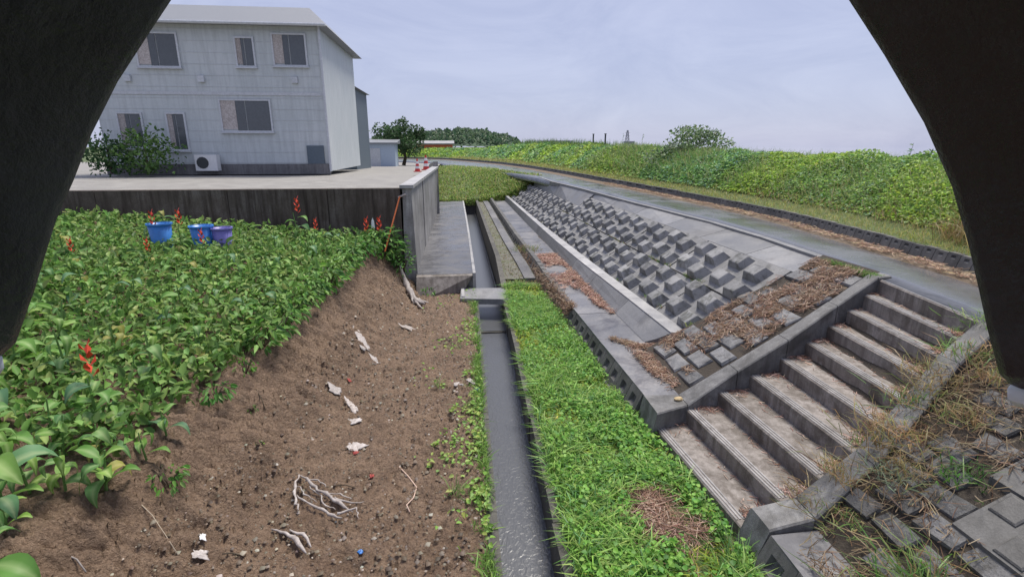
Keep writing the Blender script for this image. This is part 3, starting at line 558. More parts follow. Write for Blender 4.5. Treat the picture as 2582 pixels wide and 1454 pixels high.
# ------------------------------------------------------------------ levee vegetation
Gs = [(.25, .43, .09), (.17, .33, .08), (.26, .4, .22), (.31, .45, .14), (.09, .19, .06)]
def levee_xyz(sa, so):
    x, y, nx_, ny_ = I(sa, d, kx), I(sa, d, ky), I(sa, d, nxn), I(sa, d, nyn); f = 1+I(y, [30, 60], [0, 1.0])
    z = I(so, [a for a, b in LEV], [b for a, b in LEV]) + levee_add(y)*I(so, [.3, 2], [0, 1])
    return np.stack([x+nx_*so*f, y+ny_*so*f, z], 1), y
s_at = lambda y: I(y, ky, d)
def cover(name, n, sa0, sa1, so0, so1, size, hmax, label, cols, prob, pw=1.0):
    sa = sa0+(sa1-sa0)*rng.uniform(0, 1, n)**pw; so = rng.uniform(so0, so1, n)
    P, y = levee_xyz(sa, so)
    cl = fbm(P[:, 0]*.9, P[:, 1]*.9, 3)          # clumps
    hh = np.clip(.5+.45*cl, .08, 1.1)*hmax*np.clip((so-so0)/.5+.15, .15, 1)*np.clip((so1+.4-so)/.6, .3, 1)
    hz = hh*rng.uniform(0, 1, n)**.45; P[:, 2] += hz
    D = rng.normal(size=(n, 3)); D[:, 2] = rng.uniform(-.5, .45, n); Nn = rng.normal(size=(n, 3))*.55 + np.array([-.35, -.25, 1.0])
    k = np.clip((cl+.8)/1.6, 0, 1); w_ = rng.uniform(0, 1, n)
    C = pick(cols, n, prob, .3, .1)
    # bands of one kind of leaf
    b = fbm(P[:, 0]*.35+9, P[:, 1]*.35, 2); C[b > .25] *= np.array([1.25, 1.15, .8]); C[b < -.3] *= np.array([.85, .95, 1.25])
    L = size*rng.uniform(.6, 1.5, n)*(1+I(y, [12, 60], [0, 3.0]))
    o_ = link(name, leaves_mesh(name, P, D, Nn, L, L*rng.uniform(.6, .95, n), np.clip(C, 0, 1), M_leaf), None); return tag(o_, label, 'weeds', kind='stuff')
cover('creeper', 62000, s_at(4.2), s_at(22), .7, 3.3, .056, .44, 'broad leaved green creeper covering the near levee slope', Gs, [.34, .24, .2, .14, .08])
cover('creeper', 32000, s_at(21), d[-1], .6, 3.6, .062, .42, 'green creeper covering the far levee slope', Gs, [.3, .2, .1, .34, .06], 1.4)
def lev_grass(n, y0, y1, so0, so1, l0, l1, cols, label, bend=.6, name='grass', pw=1.0, wd=.007):
    sa = s_at(y0)+(s_at(y1)-s_at(y0))*rng.uniform(0, 1, n)**pw; so = rng.uniform(so0, so1, n); P, y = levee_xyz(sa, so)
    D = rng.normal(size=(n, 3))*.35+np.array([0, 0, 1.0]); L = rng.uniform(l0, l1, n)*(1+I(y, [15, 60], [0, 1.0])); W = np.full(n, wd)*(1+I(y, [10, 60], [0, 5]))
    return tag(link(name, blades_mesh(name, P, D, L, W, pick(cols, n, None, .3), M_blade, bend), None), label, 'grass', kind='stuff')
lev_grass(14000, 4.5, 70, .1, .85, .05, .16, [(.34, .38, .1), (.42, .4, .14), (.22, .3, .08), (.45, .4, .2)], 'short yellowish grass along the foot of the levee', .7, pw=1.8)
lev_grass(3800, 5, 60, 2.2, 3.2, .25, .6, [(.12, .22, .06), (.2, .25, .09), (.08, .15, .05)], 'tall grass standing along the levee crest', .35, pw=1.5, wd=.006)
lev_grass(5200, 4.2, 7.6, .9, 3.0, .3, .75, [(.13, .3, .06), (.1, .24, .06), (.18, .33, .09)], 'long bright green grass on the near end of the levee', .8, wd=.013)
lev_grass(1900, 4.4, 7.4, .4, 1.3, .25, .6, [(.38, .27, .12), (.45, .35, .18), (.3, .2, .1)], 'dead tan grass at the foot of the near levee', 1.0, name='dry_grass', wd=.009)
lev_grass(900, 7.5, 14, .6, 1.5, .15, .35, [(.34, .24, .12), (.4, .3, .17)], 'withered brown patches among the levee creeper', 1.0, name='dry_grass')
lev_grass(17000, 4.5, 30, .8, 3.2, .2, .62, [(.22, .38, .1), (.33, .42, .14), (.16, .28, .08), (.42, .4, .2)], 'thin grass growing up through the levee creeper', .7, pw=1.3, wd=.007)
# tall weed stalks, each one standing out against the sky
for k, (y, so, h) in enumerate([(9.5, 2.9, .75), (10.8, 2.8, .5), (11.4, 2.9, .62), (7.9, 2.8, .62), (6.7, 2.7, .7), (27, 2.8, .9), (30, 2.9, 1.0), (24, 2.9, .8)]):
    P, _ = levee_xyz(np.array([s_at(y)]), np.array([so])); p_ = P[0]
    t_ = thing('weed_stalk', 'thin upright weed stalk rising above the levee crest against the sky', 'weed', tuple(p_), 'weed stalks on the levee crest')
    MB().tube([p_, p_+np.array([.02, .01, h*.5]), p_+np.array([.05, .0, h])], [.007, .006, .003], 5).build('stem', M_bark, t_)
    n = 14; u1 = rng.uniform(.35, 1, n); PP = p_[None]+np.stack([.05*u1, 0*u1, h*u1], 1); Dd = rng.normal(size=(n, 3)); Dd[:, 2] = np.abs(Dd[:, 2])*.7
    me = leaves_mesh('foliage', PP-p_[None], Dd, rng.normal(size=(n, 3))+np.array([0, 0, 1.]), rng.uniform(.06, .13, n), rng.uniform(.02, .04, n), pick(Gs, n), M_leaf); link('foliage', me, None, t_)

def tree(name, label, base, h, rx, ry, nleaf, lsize, cols, trunk_h, group=None, cat='tree', lobes=9, low=.35):
    """trunk with limbs; leaves in uneven clumps around limb ends"""
    t_ = thing(name, label, cat, base, group); b = Vector(base)
    tr = MB(); tr.tube([b, b+Vector((.05*h, 0, trunk_h*.6)), b+Vector((.02*h, .03*h, trunk_h))], [.045*h, .035*h, .026*h], 7)
    C_ = []; top = b+Vector((.02*h, .03*h, trunk_h))
    for k in range(lobes):
        a = 2*math.pi*k/lobes+random.uniform(-.4, .4); rr = random.uniform(.25, .85); e = b+Vector((rx*rr*math.cos(a), ry*rr*math.sin(a), random.uniform(low, .98-.35*rr)*h))
        tr.tube([top-Vector((0, 0, random.uniform(0, .3*trunk_h))), (top+e)*.5+Vector((0, 0, .05*h)), e], [.018*h, .012*h, .005*h], 5); C_.append(e)
    C_.append(b+Vector((0, 0, h*.86)))
    tr.build('trunk', M_bark, t_)
    per = nleaf//len(C_); Ps = []
    for c in C_:
        q = rng.normal(size=(per, 3)); q = unit(q)*rng.uniform(.15, 1, (per, 1))**.5; sz = random.uniform(.24, .42)
        Ps.append(np.array(c)+q*np.array([rx*sz*1.1, ry*sz*1.1, h*sz*.62]))
    P = np.concatenate(Ps); P = P[P[:, 2] > base[2]+.05*h]; n = len(P)
    D = rng.normal(size=(n, 3)); D[:, 2] += .15; Nn = rng.normal(size=(n, 3))+np.array([0, -.2, .9]); L = lsize*rng.uniform(.6, 1.4, n)
    link('crown', leaves_mesh('crown', P-np.array(base)[None], D, Nn, L, L*rng.uniform(.4, .7, n), pick(cols, n, None, .35), M_leaf), None, t_)
    return t_
P, _ = levee_xyz(np.array([s_at(20.5)]), np.array([2.3])); P = P[0]
tree('shrub', 'rounded dark green bush growing on the levee crest', (10.1, 22.2, 2.6), 1.6, 2.0, 1.5, 3000, .13, [(.1, .17, .08), (.14, .23, .1), (.19, .28, .14), (.3, .36, .25)], .25, cat='bush', lobes=15, low=.12)
tree('tree', 'leafy green tree at the end of the yard wall beside the distant hill', (-4.4, 45, 1.9), 3.7, 2.3, 1.8, 3600, .2, [(.06, .12, .05), (.09, .16, .06), (.13, .2, .09)], 1.1, cat='tree', lobes=13)

# ------------------------------------------------------------------ green strip beside the ditch
def strip_pts(n, y0, y1, a0, a1, pw=1.3):
    y = y0+(y1-y0)*rng.uniform(0, 1, n)**pw; x0, x1 = Xdr(y)+.1, Xk(y)-.12; a = rng.uniform(a0, a1, n)
    x = x0+(x1-x0)*a; return np.stack([x, y, Zstrip(y)+.0*x], 1)
def in_bare(P): return ((P[:, 0]-1.83)/.3)**2+((P[:, 1]-3.95)/.42)**2 < 1+.5*fbm(P[:, 0]*6, P[:, 1]*6, 2)
P = strip_pts(40000, 2.3, 12.2, .0, 1.0); y5 = P[:, 1] < 5.2
P = P[~in_bare(P) & ~((P[:, 1] < 5.5) & (P[:, 0] > 2.3))]
lush = fbm(P[:, 0]*2.2, P[:, 1]*2.2, 3)
keep = rng.uniform(0, 1, len(P)) < np.clip(.85+lush, .25, 1); P = P[keep]; lush = lush[keep]; n = len(P)
D = rng.normal(size=(n, 3))*.55+np.array([.1, -.25, 1.0])
C = pick([(.22, .42, .08), (.12, .27, .06), (.36, .52, .15), (.19, .38, .15)], n, [.4, .2, .3, .1], .35); C[lush < -.35] *= np.array([1.5, 1.1, .8])
tag(link('grass', blades_mesh('grass', P, D, rng.uniform(.08, .24, n)*np.clip(1+.5*lush, .5, 1.5), rng.uniform(.009, .018, n), C, M_blade, 1.1), None), 'lush bright green grass filling the strip beside the ditch', 'grass', kind='stuff')
P = strip_pts(2600, 12, 30.2, .05, 1.0, 1.6); n = len(P)
tag(link('grass', blades_mesh('grass', P, rng.normal(size=(n, 3))*.5+np.array([0, 0, 1.0]), rng.uniform(.05, .12, n), rng.uniform(.012, .025, n), pick([(.2, .21, .09), (.27, .24, .13), (.13, .15, .06), (.3, .24, .15)], n), M_blade, .9), None), 'sparse grass in the far strip between the ditch wall and kerb', 'grass', kind='stuff')
# clover-like broad leaves
P = np.concatenate([strip_pts(5200, 3.3, 6.4, .45, 1.04, 1.0), strip_pts(900, 6.4, 9, .6, 1.0, 1.0), strip_pts(700, 2.6, 4, .1, .6, 1.0), strip_pts(5200, 3, 11.5, .03, 1.0, 1.2)+np.array([0, 0, .05])])
cl = fbm(P[:, 0]*3, P[:, 1]*3, 3); P = P[(cl > -.2) & ~in_bare(P)]; n = len(P); P[:, 2] += rng.uniform(.03, .15, n)
D = rng.normal(size=(n, 3)); D[:, 2] = rng.uniform(-.3, .2, n); L = rng.uniform(.022, .055, n)
tag(link('clover', leaves_mesh('clover', P, D, rng.normal(size=(n, 3))*.4+np.array([0, -.2, 1.]), L, L*.95, pick([(.24, .45, .07), (.34, .55, .11), (.16, .34, .07)], n, None, .3), M_leaf, .1), None), 'bright clover-like weeds at the foot of the stairs', 'weeds', kind='stuff')
# far grass bank and strips of weeds on the soil beside the ditch
n = 15000; u1, v1 = rng.uniform(0, 1, n), rng.uniform(0, 1, n)
def bil(u, v):
    G = np.array(gx); r = v*(len(G)-1); r0 = np.minimum(r.astype(int), len(G)-2); fr = (r-r0)[:, None]; c = u*3; c0 = np.minimum(c.astype(int), 2); fc = (c-c0)[:, None]
    return (G[r0, c0]*(1-fc)+G[r0, c0+1]*fc)*(1-fr)+(G[r0+1, c0]*(1-fc)+G[r0+1, c0+1]*fc)*fr
P = bil(u1, v1)
tag(link('grass', blades_mesh('grass', P, rng.normal(size=(n, 3))*.4+np.array([0, -.3, 1.0]), rng.uniform(.12, .34, n), rng.uniform(.03, .06, n), pick([(.25, .38, .09), (.38, .42, .14), (.16, .28, .07), (.45, .4, .2)], n, [.4, .3, .2, .1]), M_blade, .8), None), 'mown green grass bank closing off the far end of the ditch', 'grass', kind='stuff')
def soil_pts(n, y0, y1, off, spread):
    y = y0+(y1-y0)*rng.uniform(0, 1, n)**1.2; x = Xdl(y)-.1-off-np.abs(rng.normal(size=n))*spread; return np.stack([x, y, zbank(x, y)], 1)
P = soil_pts(3800, 3, 12.1, -.04, .07); cl = fbm(P[:, 0]*2, P[:, 1]*2.5, 3); P = P[cl > -.25]; n = len(P)
tag(link('grass', blades_mesh('grass', P, rng.normal(size=(n, 3))*.6+np.array([.2, 0, 1.0]), rng.uniform(.05, .16, n), rng.uniform(.007, .012, n), pick([(.14, .3, .06), (.2, .36, .09), (.1, .22, .05)], n), M_blade, .9), None), 'thin line of grass along the soil rim of the ditch', 'grass', kind='stuff')
P = np.concatenate([soil_pts(1500, 3, 12.2, -.02, .16), soil_pts(420, 5, 12, .25, .35)]); cl = fbm(P[:, 0]*3, P[:, 1]*3, 3); P = P[cl > .05]; n = len(P); P[:, 2] += rng.uniform(.01, .09, n)
D = rng.normal(size=(n, 3)); D[:, 2] = rng.uniform(-.2, .3, n); L = rng.uniform(.03, .075, n)
tag(link('seedlings', leaves_mesh('seedlings', P, D, rng.normal(size=(n, 3))*.4+np.array([0, -.2, 1.]), L, L*.7, pick([(.16, .34, .06), (.24, .42, .12), (.28, .38, .1)], n), M_leaf), None), 'scattered small weed seedlings on the wet soil strip', 'weeds', kind='stuff')
# pebbles and crumbs of soil on the flat strip
n = 5200; y = 2.8+9.4*rng.uniform(0, 1, n)**1.5; x = Xtoe(y)-.6+(Xdl(y)-.12-Xtoe(y)+.6)*rng.uniform(0, 1, n); r = rng.uniform(.006, .018, n)*rng.choice([1, 1, 1, 1.8], n)
base = np.array([(1, 0, 0), (0, 1, 0), (-1, 0, 0), (0, -1, 0), (0, 0, .75)]); rot = rng.uniform(0, 6.28, n); c_, s_ = np.cos(rot), np.sin(rot)
bv = base[None]*(1+rng.uniform(-.3, .3, (n, 5, 1)))*r[:, None, None]; bx_ = bv[:, :, 0]*c_[:, None]-bv[:, :, 1]*s_[:, None]; by_ = bv[:, :, 0]*s_[:, None]+bv[:, :, 1]*c_[:, None]
V = np.stack([bx_+x[:, None], by_+y[:, None], bv[:, :, 2]+zbank(x, y)[:, None]+.008], 2).reshape(-1, 3)
F = ((np.arange(n)*5)[:, None]+np.array([[0, 1, 4, 1, 2, 4, 2, 3, 4, 3, 0, 4]])).ravel()
tag(link('pebbles', np_mesh('pebbles', V, F, leafmat('pebble', .6, 0, .4), np.repeat(pick([(.12, .08, .055), (.18, .14, .11), (.08, .05, .035), (.34, .3, .26)], n, [.45, .25, .22, .08], .3), 5, 0), np.full(4*n, 3)), None), 'pebbles and soil crumbs scattered over the muddy strip', 'pebbles', kind='stuff')

# ------------------------------------------------------------------ straw litter
STRAW = [(.2, .12, .085), (.3, .2, .145), (.12, .075, .055), (.46, .35, .27), (.24, .15, .1)]
def litter(label, P, Nz=None, L=(.05, .16), W=(.004, .008), tilt=.25, cols=STRAW, name='straw'):
    P = P[rng.uniform(0, 1, len(P)) < np.clip(.75+.9*fbm(P[:, 0]*4.5+7, P[:, 1]*4.5, 3), .12, 1)]; 
    n = len(P); a = rng.uniform(0, 6.28, n); D = np.stack([np.cos(a), np.sin(a), rng.normal(size=n)*tilt], 1)
    if Nz is not None: D[:, 2] += D[:, 0]*Nz
    return tag(link(name, sticks_mesh(name, P, D, rng.uniform(*L, n), rng.uniform(*W, n), pick(cols, n, None, .35), M_dry), None), label, 'straw', kind='stuff')
# on the stone pitching: thick on the upper half, thin towards the foot
n = 15000; x = 2.95+2.4*rng.uniform(0, 1, n); y = 5.76+.14*(x-2.9)+(1.32-.12*(x-2.9))*rng.uniform(0, 1, n); nn = fbm(x*2.3, y*2.3, 3)
dens = I(x, [2.95, 3.5, 3.9, 5.3], [.0, .0, .42, .5])+.85*nn; dens = np.where(x < 3.2, .0+.6*(nn > .35), dens); k = rng.uniform(0, 1, n) < dens; x, y = x[k], y[k]
litter('brown straw drifted over the stones beside the stairs', np.stack([x, y, plL(x)+.012+rng.uniform(0, .05, len(x))], 1), .525)
# drift where the toe beam ends on the berm
n = 4200; a = rng.uniform(0, 1, n); x = 2.62+.42*a+rng.normal(size=n)*.05; y = 5.85+1.5*rng.uniform(0, 1, n)**.8; k = (x < 2.98+.16*(y > 6.9)) & (x > 2.62-.05*y+.3); x, y = x[k], y[k]
litter('brown straw drifted against the back of the berm by the toe beam end', np.stack([x, y, .37+rng.uniform(0, .05, len(x))], 1))
n = 1400; a = rng.uniform(0, 1, n); x = 2.45+.5*a+rng.normal(size=n)*.02; y = 7.7-.55*a+rng.normal(size=n)*.05
litter('thin trail of straw washed across the berm', np.stack([x, y, .37+rng.uniform(0, .02, n)], 1))
# on the berm further away
n = 9000; y = 9.0+5.6*rng.uniform(0, 1, n); a = rng.beta(2.6, 1.3, n); x = Xk(y)+(Xb(y)-Xk(y))*a; nn = fbm(x*2+3, y*1.1, 3); k = (nn > -.1) & ((y > 10.8) | (a > .72)); x, y = x[k], y[k]
litter('red brown straw matted along the berm', np.stack([x, y, .365+rng.uniform(0, .05, len(x))], 1), None, (.06, .2), (.005, .011))
n = 2600; y = 9.5+7*rng.uniform(0, 1, n)**1.4; x = Xk(y)-.06+rng.normal(size=n)*.05
litter('straw and roots hanging over the kerb edge', np.stack([x, y, .36-.25*np.clip(Xk(y)-x, 0, .15)/.15+rng.uniform(0, .03, n)], 1), None, (.06, .2), (.005, .011), .6)
n = 2600; x = 1.83+rng.normal(size=n)*.17; y = 3.95+rng.normal(size=n)*.24
litter('patch of fallen brown straw in the green strip', np.stack([x, y, .02+rng.uniform(0, .07, n)], 1), None, (.1, .28), (.004, .007), .15)
# along the stair ends
PP = []
for i in range(9):
    for (A, B, e) in (((XL[i], YL[i]), (XL[i+1], YL[i+1]), -1), ((XR[i], YR[i]), (XR[i+1], YR[i+1]), 1)):
        q = 120 if e > 0 else 60; u = rng.uniform(.25, 1, q); PP.append(np.stack([A[0]+(B[0]-A[0])*u, A[1]+(B[1]-A[1])*u+e*(.03+np.abs(rng.normal(size=q))*.09), np.full(q, zs[i]+.008)+rng.uniform(0, .02, q)], 1))
    q = 45; u = rng.uniform(0, 1, q); PP.append(np.stack([XR[i+1]+(XL[i+1]-XR[i+1])*u-.03-np.abs(rng.normal(size=q))*.05, YR[i+1]+(YL[i+1]-YR[i+1])*u, np.full(q, zs[i]+.008)], 1))
litter('bits of straw caught on the stair treads', np.concatenate(PP), None, (.03, .11), (.004, .008), .1)
# verge of the road
n = 3600; sa = s_at(4.5)+(s_at(24)-s_at(4.5))*rng.uniform(0, 1, n)**1.2; of = rng.beta(2, 1.6, n)*.42-.05
x = I(sa, d, kx)-I(sa, d, nxn)*of; y = I(sa, d, ky)-I(sa, d, nyn)*of
litter('straw and dead leaves littering the far road verge', np.stack([x, y, np.full(n, ZR+.03)+rng.uniform(0, .03, n)], 1), None, (.05, .16), (.005, .012), .2, STRAW+[(.45, .34, .2)])
# right of the stairs
n = 6500; x = 2.55+2.3*rng.uniform(0, 1, n); y = 1.4+(2.0+.42*(x-2.5))*rng.uniform(0, 1, n); nn = fbm(x*2.2+40, y*2.2, 3); k = (rng.uniform(0, 1, n) < .25+.75*(nn > 0)+.35*(x > 3.9)) & ~((x > 3.45+.0*y) & (y < 2.75)) & (y < 3.3+.42*(x-2.9)); x, y = x[k], y[k]
litter('dead brown grass matted over the stones below the stair side', np.stack([x, y, np.maximum(plR(x), .365)+.012+rng.uniform(0, .06, len(x))], 1), .5, (.06, .2), (.004, .008), .35, [(.18, .11, .075), (.27, .19, .13), (.12, .08, .055), (.34, .26, .18)])

# ------------------------------------------------------------------ grass tufts that can be told apart
def tuft(label, c, n, r, l0, l1, cols, name='grass_tuft', cat='grass tuft', wd=(.006, .012), bend=.9, group=None, lean=(0, 0, 1)):
    t_ = thing(name, label, cat, c, group); q = rng.normal(size=(n, 3))*r*.5; q[:, 2] = 0; D = rng.normal(size=(n, 3))*.42+q*1.2/max(r, .01)*.4+np.array(lean)
    link('blades', blades_mesh('blades', q, D, rng.uniform(l0, l1, n), rng.uniform(*wd, n), pick(cols, n, None, .25), M_blade, bend), None, t_)['kind'] = 'stuff'; return t_
GG = [(.2, .36, .09), (.13, .28, .06), (.3, .42, .15), (.1, .2, .05)]; DG = [(.38, .26, .13), (.46, .35, .19), (.28, .18, .1), (.3, .32, .12)]
tuft('long bright green grass tuft growing from the stones in the bottom corner', (2.95, 2.35, .4), 150, .22, .25, .6, GG, wd=(.008, .014), bend=1.0)
tuft('grass tuft with thin arching blades among the cracked stones', (3.15, 2.55, .52), 120, .2, .2, .5, GG+DG, bend=1.0)
tuft('green grass tuft beside the square patterned block', (3.78, 3.02, .93), 110, .14, .1, .3, GG)
tuft('blurred green grass clump at the bottom edge by the patterned block', (3.05, 2.02, .46), 120, .2, .15, .4, GG)
for k, (x, y, h, cc, lb) in enumerate([(3.25, 3.5, .34, DG, 'tan dry grass clump leaning over the stair parapet'), (3.75, 3.72, .32, DG, 'curled dry grass clump halfway up beside the stairs'), (3.55, 3.25, .28, DG, 'dull brown grass clump on the stones below the parapet'), (4.25, 3.85, .34, DG, 'dry grass clump with a green heart beside the upper steps'), (4.7, 4.0, .36, DG+GG, 'mixed green and dry grass clump near the stair top'), (4.15, 3.4, .3, DG, 'sprawling dry grass clump under the hood tip'), (4.6, 3.55, .3, DG, 'dead grass clump behind the upper parapet'), (5.1, 4.15, .34, GG, 'fresh green grass clump at the road edge above the parapet'), (3.0, 3.45, .26, DG, 'dry grass hanging over the lower parapet length'), (3.62, 3.62, .3, DG, 'dry grass draped over the middle parapet length'), (4.05, 3.8, .3, DG+GG, 'mixed grass growing over the parapet joint'), (4.4, 4.0, .32, DG, 'thick dry grass over the upper parapet length'), (3.8, 3.45, .28, DG, 'brown grass mat behind the middle parapet'), (3.05, 3.15, .14, DG+GG, 'low yellowish grass by the parapet foot'), (3.45, 3.3, .2, [(.2, .27, .17), (.26, .32, .22)], 'grey green weed clump among the dry grass')]):
    tuft(lb, (x, y, plR(x)+.02), 130, .24, h*.35, h*.85, cc, 'dry_grass_clump' if cc is DG else 'grass_tuft', 'grass tuft', (.005, .009), 1.1)
for i, (k, lb) in enumerate([(8, 'tiny grass tuft growing on the second highest step'), (7, 'leafy green weed rooted at the end of an upper step'), (6, 'green weed tuft at the parapet end of a middle step'), (3, 'small grass blades at the end of a lower step'), (2, 'thin grass tuft at the outer end of the third step'), (4, 'short grass tuft at the outer end of the fifth step')]):
    tuft(lb, (XR[k]+.14, YR[k]+.07, zs[k]), 26, .07, .06, .17, GG, wd=(.004, .008))
# strip of fresh grass at the road edge by the stair top
n = 1500; u = rng.uniform(0, 1, n); x = 5.38+.06*u+rng.normal(size=n)*.035; y = 5.95+1.05*u; P = np.stack([x, y, np.full(n, ZR)], 1)
tag(link('grass', blades_mesh('grass', P, rng.normal(size=(n, 3))*.5+np.array([0, 0, 1.]), rng.uniform(.04, .1, n), rng.uniform(.005, .009, n), pick(GG, n), M_blade, .7), None), 'narrow strip of fresh grass between the road and the stair top', 'grass', kind='stuff')
n = 2600; y = 7.2+14*rng.uniform(0, 1, n)**1.3; rr_ = rng.choice([1.5, -.28], n, p=[.55, .45]); off_ = I(y, [7, 14, 20, 31], [0, -.16, -.26, -.45]); x = 3.68+.362*rr_+off_*(1-.25*rr_)+rng.normal(size=n)*.018
k = fbm(x*2+3, y*1.7, 3) > .12; x, y = x[k], y[k]; n = len(x)
tag(link('weeds', blades_mesh('weeds', np.stack([x, y, RZ0+RS*(x-RX0)-.01], 1), rng.normal(size=(n, 3))*.6+np.array([0, 0, 1.]), rng.uniform(.03, .09, n), rng.uniform(.006, .01, n), pick(GG+DG, n), M_blade, .8), None), 'small weeds growing in the joints of the studded slope', 'weeds', kind='stuff')
tuft('small yellow green weed at the lower corner of the studded slope', (3.62, 7.2, .72), 46, .12, .05, .14, [(.3, .4, .1), (.22, .36, .08)])
for k, (x, y, lb) in enumerate([(4.2, 8.45, 'small weed in the panel joint nearest the stairs'), (4.2, 9.8, 'second weed along the panel joint of the studded slope'), (4.14, 12.4, 'weed tuft midway along the panel joint'), (3.42, 10.6, 'low weed where the studs meet the pale ledge'), (3.3, 12.9, 'straw coloured weed behind the pale ledge')]):
    tuft(lb, (x, y, .6+.645*(x-3.45)+.0), 34, .12, .04, .12, GG+DG, wd=(.005, .009))
tuft('reddish weed growing on the berm edge far along the kerb', (2.05, 15.2, .36), 150, .4, .1, .35, [(.3, .34, .1), (.35, .2, .09), (.18, .26, .06)], bend=.7)
tuft('thin dry weed standing on the near kerb foot', (2.22, 3.35, .0), 60, .14, .2, .5, GG, wd=(.006, .011))
tuft('leafy grass tuft overhanging the short kerb at the bottom edge', (2.2, 2.95, .0), 90, .2, .2, .45, GG, wd=(.007, .013))
for k, (x, y) in enumerate([(.06, 6.3), (-.1, 8.5), (.12, 4.4), (-.12, 4.55), (-.35, 7.0)]):
    tuft(['young grass tuft on the soil near the wrappers', 'yellowish weed on the soil strip below the bridge slab', 'pale grass tuft at the soil rim low in the picture', 'small grass sprout beside the pale cord', 'sparse sprout in the middle of the soil strip'][k], (x, y, 0), 26, .1, .06, .2, GG, wd=(.005, .01))

# ------------------------------------------------------------------ canna garden
def canna_leaf(L, W, arch, c1, c2):
    V, F, C = [], [], []; n = 7
    for i in range(n):
        u = i/(n-1); w_ = W*(math.sin(math.pi*u**.75)**.8)*.5 if 0 < i < n-1 else .004; x = L*u*math.cos(arch*u*.6); z = L*u*math.sin(.9-arch*u)*.75; c = [a*(1-u*.2) for a in c1]
        for s_, k in ((-1, .2), (-.5, .05), (0, 0), (.5, .05), (1, .2)):
            V.append((x, w_*s_, z+w_*k*1.4+ (.012*math.sin(7*u+s_*3) if abs(s_) == 1 else 0))); C.append(c2 if s_ == 0 else [q*(1+.12*math.sin(30*u+s_)) for q in c])
    for i in range(n-1):
        for j in range(4): F += [i*5+j, i*5+j+1, (i+1)*5+j+1, (i+1)*5+j]
    me = np_mesh('leaf', np.array(V), np.array(F), M_leaf, np.array(C), np.full((n-1)*4, 4)); me.polygons.foreach_set('use_smooth', [True]*len(me.polygons)); return me
CL = [canna_leaf(.42, .17, 1.1, (.17, .36, .08), (.32, .48, .18)), canna_leaf(.36, .15, 1.5, (.15, .31, .1), (.28, .42, .18)), canna_leaf(.3, .13, .8, (.22, .42, .09), (.36, .52, .18)), canna_leaf(.45, .19, 1.3, (.13, .28, .14), (.26, .38, .2)), canna_leaf(.36, .12, 1.9, (.2, .36, .08), (.36, .5, .18)), canna_leaf(.28, .1, 1.2, (.14, .3, .08), (.3, .44, .16)), canna_leaf(.33, .13, 1.7, (.38, .38, .1), (.45, .42, .16))]
sm_ = MB().tube([(0, 0, -.05), (.01, 0, .35), (.02, .01, .72)], [.014, .012, .007], 6); STEM = mesh_of('stem', sm_, plain('canna_stem', (.12, .22, .06), .5))
fb = MB()
for k in range(9):
    a = k*2.4; z = .028*k; c_, s_ = math.cos(a), math.sin(a); e = .042-.002*k
    fb.add([(0, 0, z), (e*c_-.024*s_, e*s_+.024*c_, z+.03), (1.3*e*c_, 1.3*e*s_, z+.07), (e*c_+.024*s_, e*s_-.024*c_, z+.03)], [(0, 1, 2, 3)])
M_petal = plain('canna_petal', (.62, .07, .03), .5); FLOW = mesh_of('flower', fb, M_petal)
def canna(label, loc, nl, sc, flower, group=None, tall=1.0):
    t_ = thing('canna_plant', label, 'canna', loc, group)
    S0 = Matrix.Rotation(random.uniform(-.12, .12), 4, 'X') @ Matrix.Rotation(random.uniform(-.12, .12), 4, 'Y') @ Matrix.Scale(sc, 4)
    inst('stem', STEM, t_, S0 @ Matrix.Diagonal((1, 1, tall, 1)))
    for k in range(nl):
        u = k/max(1, nl-1); z = (.1+.5*u)*sc*tall; a = k*2.399+random.uniform(-.3, .3)
        inst('leaf', CL[random.choice([0, 0, 1, 1, 2, 2, 3, 4, 4, 5, 5, 6])], t_, Matrix.Translation((.01*u, 0, z)) @ Matrix.Rotation(a, 4, 'Z') @ Matrix.Rotation(random.uniform(-.35, .25), 4, 'Y') @ Matrix.Rotation(random.uniform(-.3, .3), 4, 'X') @ Matrix.Scale(sc*random.uniform(.75, 1.1)*(1-.25*u), 4))
    if flower: inst('flower', FLOW, t_, Matrix.Translation((.02*sc, .01*sc, .7*sc*tall)) @ Matrix.Scale(sc*1.2, 4))
    return t_
zz = lambda x, y: float(zbank(np.array(x), np.array(y)))
gl = 'canna with broad green leaves in the dense planting on the garden bank'; gf = 'canna with a red flower spike in the dense planting on the garden bank'
cnt = 0
for gy in np.arange(4.3, 12.2, .62):
    for gx_ in np.arange(.48, 6.4, .72):
        x = Xcre(gy)-gx_+random.uniform(-.2, .1)-I(gy, [7, 10], [0, .3]); y = gy+random.uniform(-.22, .22)
        if x < -.75*y-1.6 or y > 12.1: continue
        if x < -3.6 and y > 9.7 and random.random() < .75: continue
        if gy < 5 and gx_ < .4: continue
        fl = random.random() < .2; canna(gf if fl else gl, (x, y, zz(x, y)), random.choice([6, 7, 8]), random.uniform(.75, 1.1), fl, 'flowering cannas on the garden bank' if fl else 'leafy cannas on the garden bank', random.uniform(.6, .95)); cnt += 1
for k in range(14):
    x, y = -3.2-.28*(k % 5)+random.uniform(-.08, .08), 3.5+.36*(k//5)+random.uniform(-.1, .1)
    canna(gl, (x, y, zz(x, y)), random.choice([6, 7]), random.uniform(.7, .95), False, 'leafy cannas on the garden bank', random.uniform(.5, .75))
canna('large broad leaved canna drooping over the muddy bank low on the left', (-2.92, 3.95, zz(-2.92, 3.95)), 10, 1.0, False, None, .5)
canna('canna with one yellowing leaf at the bank edge', (-2.86, 4.75, zz(-2.86, 4.75)), 4, .8, False, None, .45)
canna('small canna shoot between the drooping canna and the yellowing one', (-2.86, 4.4, zz(-2.86, 4.4)), 4, .75, False, None, .5)
